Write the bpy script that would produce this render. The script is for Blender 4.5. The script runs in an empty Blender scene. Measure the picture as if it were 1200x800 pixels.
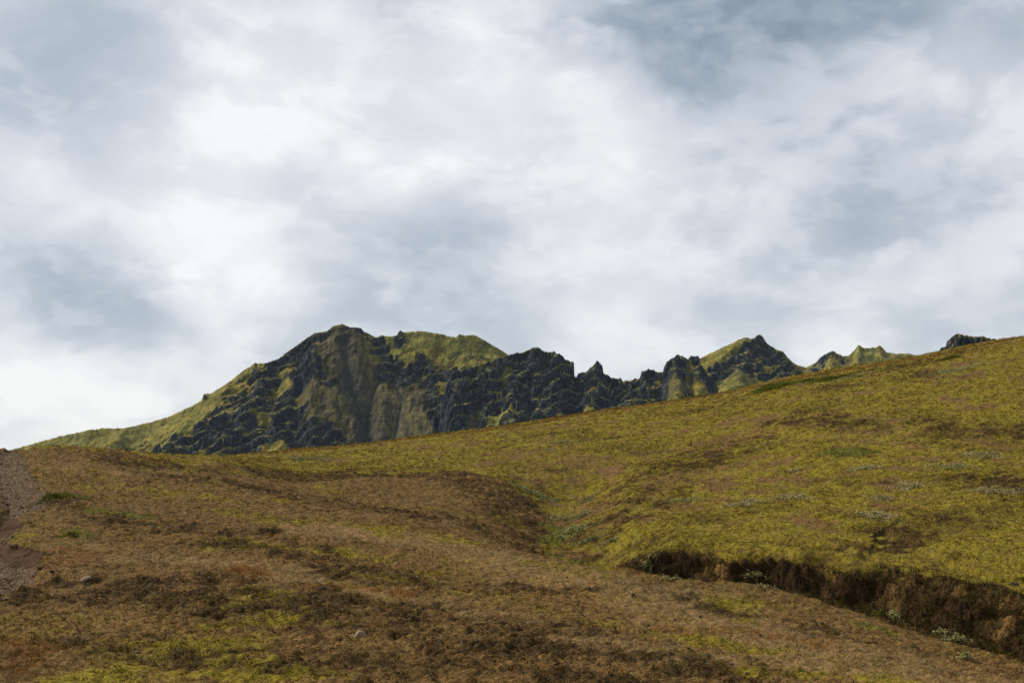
import bpy, math, time
import numpy as np
T0 = time.time()
rng = np.random.default_rng(7)
sc = bpy.context.scene
COL = sc.collection
F = 1500.0; CX = 600.0; HY = 560.0          # reference lens, in units of the 1200-wide photograph

# ------------------------------------------------------------------ noise
_perm = np.random.default_rng(3).permutation(256).astype(np.int64)
_perm = np.concatenate([_perm, _perm])
_ang = np.random.default_rng(4).random(256) * 2 * np.pi
_gx = np.cos(_ang).astype(np.float32); _gy = np.sin(_ang).astype(np.float32)

def perlin(x, y, seed=0):
    x = np.asarray(x, np.float64) + seed * 17.31; y = np.asarray(y, np.float64) + seed * 9.77
    xi = np.floor(x).astype(np.int64); yi = np.floor(y).astype(np.int64)
    fx = (x - xi).astype(np.float32); fy = (y - yi).astype(np.float32)
    xi &= 255; yi &= 255; x1 = (xi + 1) & 255; y1 = (yi + 1) & 255
    u = fx * fx * fx * (fx * (fx * 6 - 15) + 10); v = fy * fy * fy * (fy * (fy * 6 - 15) + 10)
    def g(a, b, dx, dy):
        h = _perm[_perm[a] + b]
        return _gx[h] * dx + _gy[h] * dy
    n0 = g(xi, yi, fx, fy); n1 = g(x1, yi, fx - 1, fy)
    n2 = g(xi, y1, fx, fy - 1); n3 = g(x1, y1, fx - 1, fy - 1)
    a = n0 + u * (n1 - n0); b = n2 + u * (n3 - n2)
    return (a + v * (b - a)) * 1.5

def fbm(x, y, octaves=4, seed=0, gain=0.5, lac=2.03):
    s = 0; a = 1.0; t = 0
    for o in range(octaves):
        s = s + a * perlin(x, y, seed + o * 3); t += a
        x = x * lac; y = y * lac; a *= gain
    return s / t

def ridged(x, y, octaves=4, seed=0, gain=0.5):
    s = 0; a = 1.0; t = 0
    for o in range(octaves):
        s = s + a * (1 - np.abs(perlin(x, y, seed + o * 5)) * 2); t += a
        x = x * 2.07; y = y * 2.07; a *= gain
    return s / t

def cells(x, y, seed=0):
    """Worley noise: distance to nearest, second nearest, and a random value per cell."""
    x = np.asarray(x, np.float64) + seed * 11.3; y = np.asarray(y, np.float64) + seed * 5.9
    xi = np.floor(x).astype(np.int64); yi = np.floor(y).astype(np.int64)
    f1 = np.full(x.shape, 9.0, np.float32); f2 = f1.copy(); cid = np.zeros(x.shape, np.float32)
    for a in (-1, 0, 1):
        for b in (-1, 0, 1):
            h = _perm[_perm[(xi + a) & 255] + ((yi + b) & 255)]
            px = (xi + a) + (h / 256.0); py = (yi + b) + (_perm[h] / 256.0)
            d = np.hypot(px - x, py - y).astype(np.float32)
            near = d < f1
            f2 = np.where(near, f1, np.minimum(f2, d)); cid = np.where(near, (_perm[h + 7] / 256.0).astype(np.float32), cid)
            f1 = np.where(near, d, f1)
    return f1, f2, cid

def sstep(a, b, x):
    t = np.clip((x - a) / (b - a), 0, 1)
    return t * t * (3 - 2 * t)

# ------------------------------------------------------------------ planar helpers
def seg_dist(x, y, pts):
    """distance to a polyline, the parameter along it and the signed side (+ = left of travel)"""
    best = np.full(x.shape, 1e9); side = np.zeros(x.shape); par = np.zeros(x.shape); L = 0.0
    for (ax, ay), (bx, by) in zip(pts[:-1], pts[1:]):
        dx, dy = bx - ax, by - ay; l2 = dx * dx + dy * dy + 1e-12
        t = np.clip(((x - ax) * dx + (y - ay) * dy) / l2, 0, 1)
        d = np.hypot(x - ax - t * dx, y - ay - t * dy)
        c = dx * (y - ay) - dy * (x - ax)
        m = d < best
        best = np.where(m, d, best); side = np.where(m, np.sign(c), side); par = np.where(m, L + t * math.sqrt(l2), par)
        L += math.sqrt(l2)
    return best, side, par

def poly_sd(x, y, pts):
    """signed distance to a closed polygon, positive inside"""
    d, _, _ = seg_dist(x, y, list(pts) + [pts[0]])
    ins = np.zeros(x.shape, bool); n = len(pts)
    for i in range(n):
        x0, y0 = pts[i]; x1, y1 = pts[(i + 1) % n]
        if y0 == y1: continue
        c = ((y0 > y) != (y1 > y)) & (x < (x1 - x0) * (y - y0) / (y1 - y0) + x0)
        ins ^= c
    return np.where(ins, d, -d)

def project(x, y, z):
    return CX + F * x / y, HY - F * z / y

# ------------------------------------------------------------------ mesh helpers
def mesh_from(name, co, faces, mats, attrs=None, smooth=True, link=True):
    """co (n,3); faces (m,k) with equal k"""
    me = bpy.data.meshes.new(name)
    k = faces.shape[1]
    me.vertices.add(len(co)); me.vertices.foreach_set('co', np.ascontiguousarray(co, np.float32).ravel())
    me.loops.add(faces.size); me.loops.foreach_set('vertex_index', np.ascontiguousarray(faces, np.int32).ravel())
    me.polygons.add(len(faces)); me.polygons.foreach_set('loop_start', np.arange(0, faces.size, k, dtype=np.int32))
    me.update(calc_edges=True)
    me.polygons.foreach_set('use_smooth', np.full(len(faces), smooth, bool))
    for an, av in (attrs or {}).items():
        a = me.attributes.new(an, 'FLOAT_COLOR', 'POINT')
        buf = np.ones((len(co), 4), np.float32); buf[:, :av.shape[1]] = av
        a.data.foreach_set('color', buf.ravel())
    for m in mats: me.materials.append(m)
    o = bpy.data.objects.new(name, me)
    if link: COL.objects.link(o)
    return o

def tag(o, label, cat, group=None, kind=None):
    o['label'] = label; o['category'] = cat
    if group: o['group'] = group
    if kind: o['kind'] = kind
    return o

def grid_faces(nr, nc, wrap=False):
    i = np.arange(nr - 1)[:, None] * nc; j = np.arange(nc - 1)[None, :]
    a = (i + j).ravel()
    f = np.stack([a, a + 1, a + nc + 1, a + nc], 1)
    if wrap:
        b = (np.arange(nr - 1) * nc)
        f = np.concatenate([f, np.stack([b + nc - 1, b, b + nc, b + 2 * nc - 1], 1)])
    return f

class Fan:
    """height grid over bearing (tan or angle) and distance"""
    def __init__(s, th, r):
        s.th = th; s.r = r
        s.TH, s.R = np.meshgrid(th, r)
        s.X = s.R * np.sin(s.TH); s.Y = s.R * np.cos(s.TH)
        s.Z = None
    def height(s, x, y):
        th = np.arctan2(x, y); r = np.hypot(x, y)
        c = np.clip(np.interp(th, s.th, np.arange(len(s.th))), 0, len(s.th) - 1.001)
        q = np.clip(np.interp(r, s.r, np.arange(len(s.r))), 0, len(s.r) - 1.001)
        c0 = c.astype(int); q0 = q.astype(int); fc = c - c0; fq = q - q0
        Z = s.Z
        return ((Z[q0, c0] * (1 - fc) + Z[q0, c0 + 1] * fc) * (1 - fq) + (Z[q0 + 1, c0] * (1 - fc) + Z[q0 + 1, c0 + 1] * fc) * fq)
    def hit(s, px, py, ymin=15):
        """first surface point seen in the direction of a photo pixel"""
        t = (px - CX) / F; th = math.atan(t)
        y = s.r * math.cos(th); x = y * t
        z = s.height(x, y)
        tgt = (HY - py) / F
        el = z / y
        ok = np.where((el >= tgt) & (y > ymin))[0]
        if len(ok) == 0:
            k = int(np.argmax(np.where(y > ymin, el, -9)))
        else: k = ok[0]
        return float(x[k]), float(y[k]), float(z[k])

# ------------------------------------------------------------------ base terrain (control points: pixel column, row, distance)
CP = {
 -700: [(800,24),(700,34),(640,44),(600,52),(560,62),(532,74)],
 -350: [(800,24),(700,34),(640,44),(600,52),(560,62),(530,75)],
 -120: [(800,24),(700,35),(640,45),(600,53),(560,63),(529,75)],
 0:   [(800,24),(700,36),(640,46),(600,54),(560,64),(529,75)],
 150: [(800,24),(700,35),(640,47),(600,56),(560,67),(531,80)],
 300: [(800,24),(700,35),(620,52),(572,69),(548,84),(533,130)],
 450: [(800,24),(700,37),(620,55),(570,79),(540,105),(518,140)],
 600: [(800,24),(700,38),(640,52),(600,67),(550,92),(520,115),(498,145)],
 750: [(800,24),(720,36),(670,46),(632,55),(600,66),(550,83),(500,112),(472,145)],
 900: [(800,25),(740,33),(690,42),(655,49),(600,61),(540,78),(480,105),(444,140)],
 1050:[(800,26),(745,35),(715,39),(685,45),(600,60),(520,80),(450,107),(418,132)],
 1200:[(800,28),(765,32),(735,36),(640,50),(560,67),(480,90),(420,112),(397,126)],
 1400:[(800,30),(760,34),(640,52),(560,68),(480,88),(400,110),(375,122)],
 1800:[(800,34),(640,54),(560,68),(480,86),(400,104),(340,118)],
}
pts = []
for px, rows in CP.items():
    for i, (py, d) in enumerate(rows):
        pts.append((d * (px - CX) / F, d, d * (HY - py) / F))
    py, d = rows[-1]; zc = d * (HY - py) / F
    for dd, dz in ((22, -1.6), (55, -7.5), (110, -19)):
        D = d + dd; pts.append((D * (px - CX) / F, D, zc + dz))
for a in range(-180, 181, 30):
    for rr, zz in ((1.0, -1.66), (9, -2.9)):
        if abs(a) > 35 or rr < 20:
            pts.append((rr * math.sin(math.radians(a + rr)), rr * math.cos(math.radians(a + rr)), zz))
for x, y, z in ((-70, 10, -2), (-70, -50, -3), (0, -60, -5), (70, -50, -5), (70, 5, -5), (30, 5, -4.2), (-30, 5, -3)):
    pts.append((x, y, z))
P = np.array(pts)
def _U(r2): return 0.5 * r2 * np.log(r2 + 1e-9)
def tps_fit(P, lam=2.0):
    n = len(P); xy = P[:, :2] / 50.0
    K = _U(((xy[:, None] - xy[None]) ** 2).sum(-1)) + np.eye(n) * lam * 1e-3
    Q = np.c_[np.ones(n), xy]
    A = np.block([[K, Q], [Q.T, np.zeros((3, 3))]])
    return np.linalg.solve(A, np.r_[P[:, 2], 0, 0, 0]), xy
_w, _xy = tps_fit(P)
def tps(x, y):
    x = x / 50.0; y = y / 50.0
    o = _w[-3] + _w[-2] * x + _w[-1] * y
    for i in range(len(_xy)):
        o = o + _w[i] * _U((x - _xy[i, 0]) ** 2 + (y - _xy[i, 1]) ** 2)
    return o

# coarse fan for the smooth base
cth = np.radians(np.concatenate([np.arange(-180, -40, 4.0), np.arange(-40, 40, 0.5), np.arange(40, 180.1, 4.0)]))
cr = np.concatenate([np.arange(0.3, 20, 0.8), np.arange(20, 260, 1.0)])
base = Fan(cth, cr); base.Z = tps(base.X, base.Y)

def crest_row(px):   # the hill's skyline in the photograph
    return np.interp(px, [-700,-200,0,20,60,100,150,190,230,250,280,330,392,450,520,600,680,720,760,840,920,1000,1080,1100,1167,1200,1400,1800],
                         [532,530,529,528,524.5,526,529,533,534.5,534.5,532.8,528,522.4,516,507.4,497.5,484.5,478,473.5,460.5,442.5,430,416,412.5,398.5,394,372,335])
# calibrate the base so that its skyline runs where the photograph's does
fr = np.abs(cth) < math.radians(38)
for it in range(4):
    for c in np.where(fr)[0]:
        y = base.Y[:, c]; sel = (y > 60) & (y < 175)
        el = np.where(sel, base.Z[:, c] / np.maximum(y, 1), -9)
        k = int(np.argmax(el))
        want = (HY - crest_row(CX + F * math.tan(cth[c]))) / F
        dz = (want - el[k]) * y[k]
        base.Z[:, c] += dz * sstep(45, y[k], y)

def pl(seq, ymin=15, fan=None):
    fan = fan or base
    return [fan.hit(a, b, ymin)[:2] for a, b in seq]

# ------------------------------------------------------------------ features on the plan, placed at their real positions
gully = pl([(690,545),(668,565),(653,582),(652,598),(668,618),(700,636),(745,649),(800,652),(850,661),(900,659),(945,665),(1000,683),(1050,695),(1100,710),(1150,724),(1200,738),(1300,768)])
track_r = pl([(24,531),(36,560),(56,582),(62,597),(26,609),(12,634),(56,654),(50,672),(30,690),(8,706),(-30,725),(-80,760)])
track_l = pl([(-80,760),(-190,725),(-150,690),(-95,655),(-70,625),(-22,616),(5,604),(3,588),(-10,560),(-10,532)])
# carry the track over the crest and away down the other side
e1, e2 = track_r[0], track_l[-1]
track_poly = [(e2[0] - 9, e2[1] + 45), (e1[0] - 7, e1[1] + 45)] + track_r + [(track_r[-1][0] - 6, track_r[-1][1] - 14), (track_l[0][0] - 9, track_l[0][1] - 10)] + track_l
scar1 = pl([(1022,640),(1026,622),(1034,618),(1040,626),(1072,640),(1100,652),(1128,668),(1165,674),(1200,680)])
scar2 = pl([(930,634),(975,640),(1010,650)])

fth = np.concatenate([np.radians(np.arange(-180, -28, 3.0)), np.radians(np.linspace(-28, -23, 60, endpoint=False)),
                      np.arctan(np.linspace(math.tan(math.radians(-23)), math.tan(math.radians(23)), 1340)),
                      np.radians(np.linspace(23, 28, 60)[1:]), np.radians(np.arange(31, 180, 3.0))])
FR = [0.3]
while FR[-1] < 20: FR.append(FR[-1] + 0.5)
while FR[-1] < 175: FR.append(FR[-1] * 1.00165)
while FR[-1] < 9000: FR.append(FR[-1] * 1.035)
fr_ = np.array(FR)
G = Fan(fth, fr_)
X, Y = G.X, G.Y
Z = base.height(X, Y)
R = G.R
far = sstep(150, 260, R)
valley = -22 + 6 * fbm(X / 400, Y / 400, 3, 9)
Z = Z * (1 - far) + valley * far
fine = 1 - sstep(165, 260, R)          # where fine relief matters

def gmask(poly, soft, warp=1.0, seed=20):
    wx = X + warp * fbm(X / 3.1, Y / 3.1, 3, seed); wy = Y + warp * fbm(X / 3.1, Y / 3.1, 3, seed + 7)
    return sstep(-soft, soft, poly_sd(wx, wy, poly))

wX = X + 1.6 * fbm(X / 3.4, Y / 3.4, 4, 31); wY = Y + 1.6 * fbm(X / 3.4, Y / 3.4, 4, 41)
def splat(px_line, width, warp=True, soft=0.5):
    p = pl(px_line)
    if len(p) == 1: p = p + [(p[0][0] + 0.2, p[0][1])]
    xx, yy = (wX, wY) if warp else (X, Y)
    d, _, _ = seg_dist(xx, yy, p)
    return 1 - sstep(width * (1 - soft), width * (1 + soft), d)

# moss hillside region
hill_edge = pl([(150,536),(215,545),(300,552),(400,556),(470,560),(560,556),(610,575),(640,585),(655,598),(670,616),(700,630),(745,640),(800,643),(850,650),(900,650),(945,655),(1000,680),(1050,692),(1100,710),(1150,723),(1200,736),(1400,770)])
hillp = hill_edge + [(140, 20), (200, 160), (100, 220), (-60, 200), (hill_edge[0][0] - 2, hill_edge[0][1] + 30)]
hill = gmask(hillp, 0.9, 1.3)

# gully cross-section
gd, gs, gp = seg_dist(X, Y, gully)
sd = gd * gs                                # + on the hill side (left of travel)
def gpar(px, py):
    q = base.hit(px, py); return float(seg_dist(np.array([q[0]]), np.array([q[1]]), gully)[2][0])
g0, g1 = gpar(690, 632), gpar(765, 651)
along = sstep(g0, g1, gp)
wv = perlin(gp / 4.3, 0 * gp, 55)
sdw = sd + along * (.75 * fbm(X / 1.5, Y / 1.5, 4, 51) + .8 * wv + .45 * perlin(gp / 1.3, sd / 2.5, 56)) + .5 * (1 - along) * fbm(X / 2, Y / 2, 3, 52)
right_ = sstep(g1 + 6, g1 + 14, gp)
depth = (1.35 - 0.15 * along - .22 * right_) * (1 + 0.28 * perlin(gp / 5.0, 0 * gp, 57))
near_side = np.exp(-(np.minimum(sd, 0) / (3.6 - .8 * along)) ** 2)
wv2 = fbm(X / 1.1, Y / 1.1, 3, 58)
steep = .38 * (1 - sstep(.2, .7, sdw)) + .32 * (1 - sstep(.9 + .9 * wv2, 1.25 + .9 * wv2, sdw)) + .30 * (1 - sstep(1.5 + .8 * wv, 2.6 + .8 * wv, sdw))
soft = 1 - sstep(.1, 4.6, sdw)
far_side = along * steep + (1 - along) * soft
bank = np.where(sd > 0, far_side, near_side)
flat = sstep(0, 8, gp)
Z -= depth * bank * fine * (.15 + .85 * flat)
Z += .18 * along * np.exp(-((sdw - 2.5) / 1.0) ** 2) * (sd > 0) * fine
bankmask = (sd > -.2) * (1 - sstep(1.0 + .9 * wv2, 1.7 + .9 * wv2, sdw)) * along * sstep(-.3, .15, sdw)
bankwide = np.where(sd > 0, 1 - sstep(1.0 + .8 * right_, 2.4 + 1.3 * right_, sdw), np.exp(-(sd / 1.2) ** 2)) * along

# larger relief
Z += 0.22 * fbm(X / 9, Y / 9, 3, 61) * fine * (1 - bank * 0.6)
# shallow side hollow that drains the slope above the gully
side = pl([(690,556),(730,540),(790,524),(850,512)])
d_, _, _ = seg_dist(X, Y, side); Z -= 0.45 * np.exp(-(d_ / 3.0) ** 2) * fine
# low shoulder on the left of the gully head
sh = pl([(440,575),(520,566),(580,572),(622,592)]); d_, _, _ = seg_dist(X, Y, sh); Z += 0.55 * np.exp(-(d_ / 3.2) ** 2) * fine
# turf scarps
for sc_, a in ((scar1, 0.17), (scar2, 0.15)):
    d_, s_, p_ = seg_dist(X, Y, sc_)
    q = d_ * s_ + 0.3 * perlin(p_ / 1.1, 0 * p_, 71)
    Z -= a * np.exp(-(d_ / 2.0) ** 2) * (1 - sstep(-0.08, 0.12, q)) * fine
# track
tsd = poly_sd(X + 0.5 * fbm(X / .8, Y / .8, 4, 81) + .5 * fbm(X / 4, Y / 4, 2, 83), Y + 0.9 * fbm(X / .8, Y / .8, 4, 84), track_poly)
Z -= (0.22 * sstep(-0.25, 0.35, tsd)) * fine
trk_c = tsd > 0.0; n_t = fbm(X / 1.5, Y / 1.5, 3, 88)
tm0 = sstep(-.1, .3, tsd); rut = np.exp(-((tsd - 0.75) / 0.25) ** 2) - .9 * np.exp(-((tsd - 1.35) / 0.3) ** 2) * sstep(-.2, .4, n_t)
Z -= (0.09 * rut + .05 * n_t * tm0) * fine
tm = sstep(-0.1, 0.1, tsd)

# ---- cover masks
n1 = fbm(X / 2.2, Y / 2.2, 4, 101); n2 = fbm(X / 0.9, Y / 0.9, 3, 111); n3 = fbm(X / 6.5, Y / 6.5, 4, 121)
n4 = fbm(X / 16, Y / 16, 3, 131)
dark = np.zeros_like(X); moss = hill.copy(); straw = np.zeros_like(X); orange = np.zeros_like(X); green = np.zeros_like(X)
def add(a, px, w, k=1.0, **kw): return np.maximum(a, k * splat(px, w, **kw))
# heath (dark) bands
for px, w, k in (([(150,540),(230,560),(300,574),(400,592),(500,604),(640,622)], 2.3, .8),
                 ([(330,560),(420,556),(500,566),(580,574),(640,606)], 2.6, .9),
                 ([(250,638),(330,648),(430,676),(520,690),(640,694)], 1.5, .75),
                 ([(100,700),(200,690),(300,705),(420,720),(560,752),(700,790)], 3.0, .95),
                 ([(60,590),(130,612),(200,622),(280,628)], 1.6, .7),
                 ([(100,760),(220,770),(400,790),(560,800)], 1.3, .7),
                 ([(700,610),(750,572),(800,548),(850,524)], 3.2, .62),
                 ([(690,560),(640,566),(600,560)], 2.2, .6),
                 ([(640,790),(760,772),(830,790)], 1.2, .6),
                 ([(740,690),(850,718),(940,738),(1040,762)], 0.9, .55),
                 ([(930,490),(960,498)], 2.8, .55), ([(1010,504),(1060,498)], 3.0, .5), ([(1090,438),(1110,446)], 2.4, .55),
                 ([(1120,500),(1190,510)], 3, .4), ([(930,560),(1000,568)], 2, .35), ([(940,636),(1010,655),(1060,640)], 1.6, .7),
                 ([(1080,650),(1150,675),(1200,682)], 1.2, .7), ([(1160,560),(1200,575)], 2.0, .5),
                 ([(600,513),(640,512)], 1.5, .5), ([(1020,620),(1050,640)], .8, .9), ([(880,662),(950,664),(1010,690),(1080,712),(1200,742)], 1.0, .8)):
    dark = add(dark, px, w, k)
for px, w, k in (([(120,572),(220,590),(300,606),(350,612)], 2.2, .60), ([(320,646),(420,652)], 1.0, .75), ([(270,645),(200,632),(120,600)], 1.0, .35),
                 ([(240,795),(330,792)], .8, .95), ([(20,560),(70,580)], 1.2, .35), ([(680,732),(730,740),(800,752),(880,764)], .9, .60),
                 ([(560,700),(640,722)], .9, .4), ([(420,652),(470,655)], .7, .5), ([(240,600),(330,616)], 1.0, .5),
                 ([(640,608),(660,625)], .9, .7), ([(200,545),(330,540)], 3, .5), ([(930,760),(1050,790)], .9, .3),([(0,735),(160,745),(260,770)], 1.0, .35),
                 ([(700,700),(800,730)], .8, .3),([(300,780),(420,796)], .6, .5)):
    moss = add(moss, px, w, k)
for px, w, k in (([(170,655),(250,660),(330,672),(440,690),(540,716),(640,738),(760,770)], 1.2, .7),
                 ([(380,622),(480,630),(560,650),(660,680),(760,704),(860,735),(980,768),(1080,795)], 2.2, .9),
                 ([(560,716),(700,748),(820,780)], .9, .5), ([(60,545),(150,552),(260,566)], 1.8, .4), ([(80,640),(160,650)], 1.0, .45),
                 ([(1000,785),(1150,812)], 1.4, .8), ([(640,640),(720,668)], .8, .6)):
    straw = add(straw, px, w, k)
for px, w, k in (([(285,670),(310,674)], .6, .95), ([(375,690),(430,692),(480,700)], .45, .9), ([(70,650),(90,644)], .8, .5), ([(820,740),(960,752)], .7, .5), ([(680,652),(760,676)], .5, .6),
                 ([(130,655),(60,668)], .8, .4), ([(270,533),(400,524),(520,510),(700,483)], 1.6, .75), ([(700,483),(850,461),(1000,433),(1180,399)], 1.5, .7), ([(100,530),(180,540)], 2.0, .35), ([(0,750),(25,772),(45,790)], .5, .5)):
    orange = add(orange, px, w, k)
for px, w, k in (([(60,583),(85,588)], .8, .8), ([(120,603),(160,606)], .6, .6), ([(985,532),(1000,534)], 1.2, .9), ([(655,598),(650,610)], .8, .8), ([(655,622),(690,632)], .9, .5),
                 ([(1020,735),(1040,742)], .5, .7), ([(75,626),(95,628)], .7, .6)):
    green = add(green, px, w, k)
for px, w, k in (([(660,545),(740,535),(850,515)], 4.5, .55), ([(700,600),(740,575),(800,560)], 3.5, .45), ([(880,500),(960,490),(1040,500)], 5, .40), ([(1080,520),(1200,530)], 5, .35), ([(960,600),(1100,620)], 3, .30), ([(600,530),(640,550)], 4, .35)):
    moss = moss * (1 - .7 * k * splat(px, w))
n5 = fbm(X / .55, Y / .55, 4, 171, gain=.6); n6 = fbm(X / 1.9, Y / 1.9, 5, 175, gain=.6)
moss = np.maximum(moss, (1 - hill) * (.44 * sstep(0, .45, n3) + .22 * sstep(0, .5, n4)) * (1 + n1))
moss = np.clip(moss * (.84 + n1 * 1.3 + n3 * .9 + .5 * n4) + .35 * (moss > .02) * n5, 0, 1)
moss = np.maximum(moss, .62 * sstep(.9 + .5 * right_, 1.7 + .9 * right_, sdw) * (sd > 0) * along * (1 - sstep(7, 10, sd)) * (1 + .6 * n6))
moss = moss * (1 - along * (sd > -1.5) * (1 - sstep(.7 + .6 * right_, 1.5 + 1.1 * right_, sdw + .4 * n6)))
face = along * (sd > -.5) * (1 - sstep(.9 + 1.0 * right_, 2.0 + 1.6 * right_, sdw))
dark = np.maximum(dark, 1.7 * face * (1 + .6 * n6))
dark = np.clip(dark * .46 + (.22 + .60 * dark) * (n6 * 1.5 + n5 * 1.1) + .14 * (1 - hill) + .22 * n3 * (1 - hill) + hill * (.20 + .6 * n3 + .5 * n4) , 0, 1)
straw = np.clip(straw * (0.9 + 0.9 * n3) + 0.35 * (1 - hill) * sstep(0.0, 0.5, n3), 0, 1)
soil = np.clip(np.maximum.reduce([bankmask * (.60 + 1.3 * n6), 0.6 * splat([(955,648),(980,662),(1010,676)], .8) * (.8 + 1.2 * n6), .75 * splat([(1030,628),(1040,632),(1052,636)], .4, warp=False), tm, 0.45 * splat([(-10,775),(20,785),(40,800)], .35)]) + 0.25 * bankwide * sstep(0, .4, n2), 0, 1)
# ---- fine hummocky relief: the amplitude depends on the cover
h1 = fbm(X / 0.85, Y / 0.85, 3, 141)
c1, c2, cc = cells(X / 0.34, Y / 0.34, 3)
hum = np.sqrt(np.clip(1 - c1 * 1.25, 0, 1)) * (0.35 + 0.65 * cc)
h2 = fbm(X / 0.16, Y / 0.16, 3, 151)
rough = (0.075 + 0.10 * dark - 0.028 * hill) * (1 - 0.75 * tm) * (1 - .3 * straw)
Z += fine * ((.17 - .07 * hill) * h1 * (1 - 0.6 * tm) * (1 - .3 * straw) + rough * (hum * 1.5 - 0.4) + (0.035 + 0.045 * dark) * h2 * (1 + 0.2 * tm))
Z += fine * 0.16 * bankwide * (fbm(X / .5, Y / .5, 4, 161) + ridged(X / .9, Y / .9, 3, 165) * .6)
G.Z = Z
print('terrain', time.time() - T0)

# ------------------------------------------------------------------ materials
def new_mat(name):
    m = bpy.data.materials.new(name); m.use_nodes = True
    nt = m.node_tree; nt.nodes.clear()
    return m, nt
class NT:
    def __init__(s, nt): s.nt = nt
    def n(s, t, **kw):
        nd = s.nt.nodes.new(t)
        for k, v in kw.items():
            if k.startswith('i_'): nd.inputs[k[2:].replace('_', ' ')].default_value = v
            else: setattr(nd, k, v)
        return nd
    def l(s, a, b): s.nt.links.new(a, b)
    def math(s, op, a, b=None, c=None, clamp=False):
        nd = s.nt.nodes.new('ShaderNodeMath'); nd.operation = op; nd.use_clamp = clamp
        for i, v in enumerate((a, b, c)):
            if v is None: continue
            if isinstance(v, (int, float)): nd.inputs[i].default_value = v
            else: s.l(v, nd.inputs[i])
        return nd.outputs[0]
    def mix(s, f, a, b, mode='MIX'):
        nd = s.nt.nodes.new('ShaderNodeMix'); nd.data_type = 'RGBA'; nd.blend_type = mode
        ins = [nd.inputs[0], nd.inputs[6], nd.inputs[7]]
        for i, v in zip(ins, (f, a, b)):
            if isinstance(v, (int, float)): i.default_value = v
            elif isinstance(v, tuple): i.default_value = (*v, 1)
            else: s.l(v, i)
        return nd.outputs[2]
    def ramp(s, f, stops, interp='LINEAR'):
        nd = s.nt.nodes.new('ShaderNodeValToRGB'); cr = nd.color_ramp; cr.interpolation = interp
        while len(cr.elements) < len(stops): cr.elements.new(0.5)
        for e, (p, c) in zip(cr.elements, stops): e.position = p; e.color = (*c, 1)
        s.l(f, nd.inputs[0]); return nd.outputs[0]
    def noise(s, vec, scale, detail=4, rough=0.55, dist=0.0):
        nd = s.n('ShaderNodeTexNoise'); nd.inputs['Scale'].default_value = scale; nd.inputs['Detail'].default_value = detail
        nd.inputs['Roughness'].default_value = rough; nd.inputs['Distortion'].default_value = dist
        s.l(vec, nd.inputs['Vector']); return nd.outputs['Fac']

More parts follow.
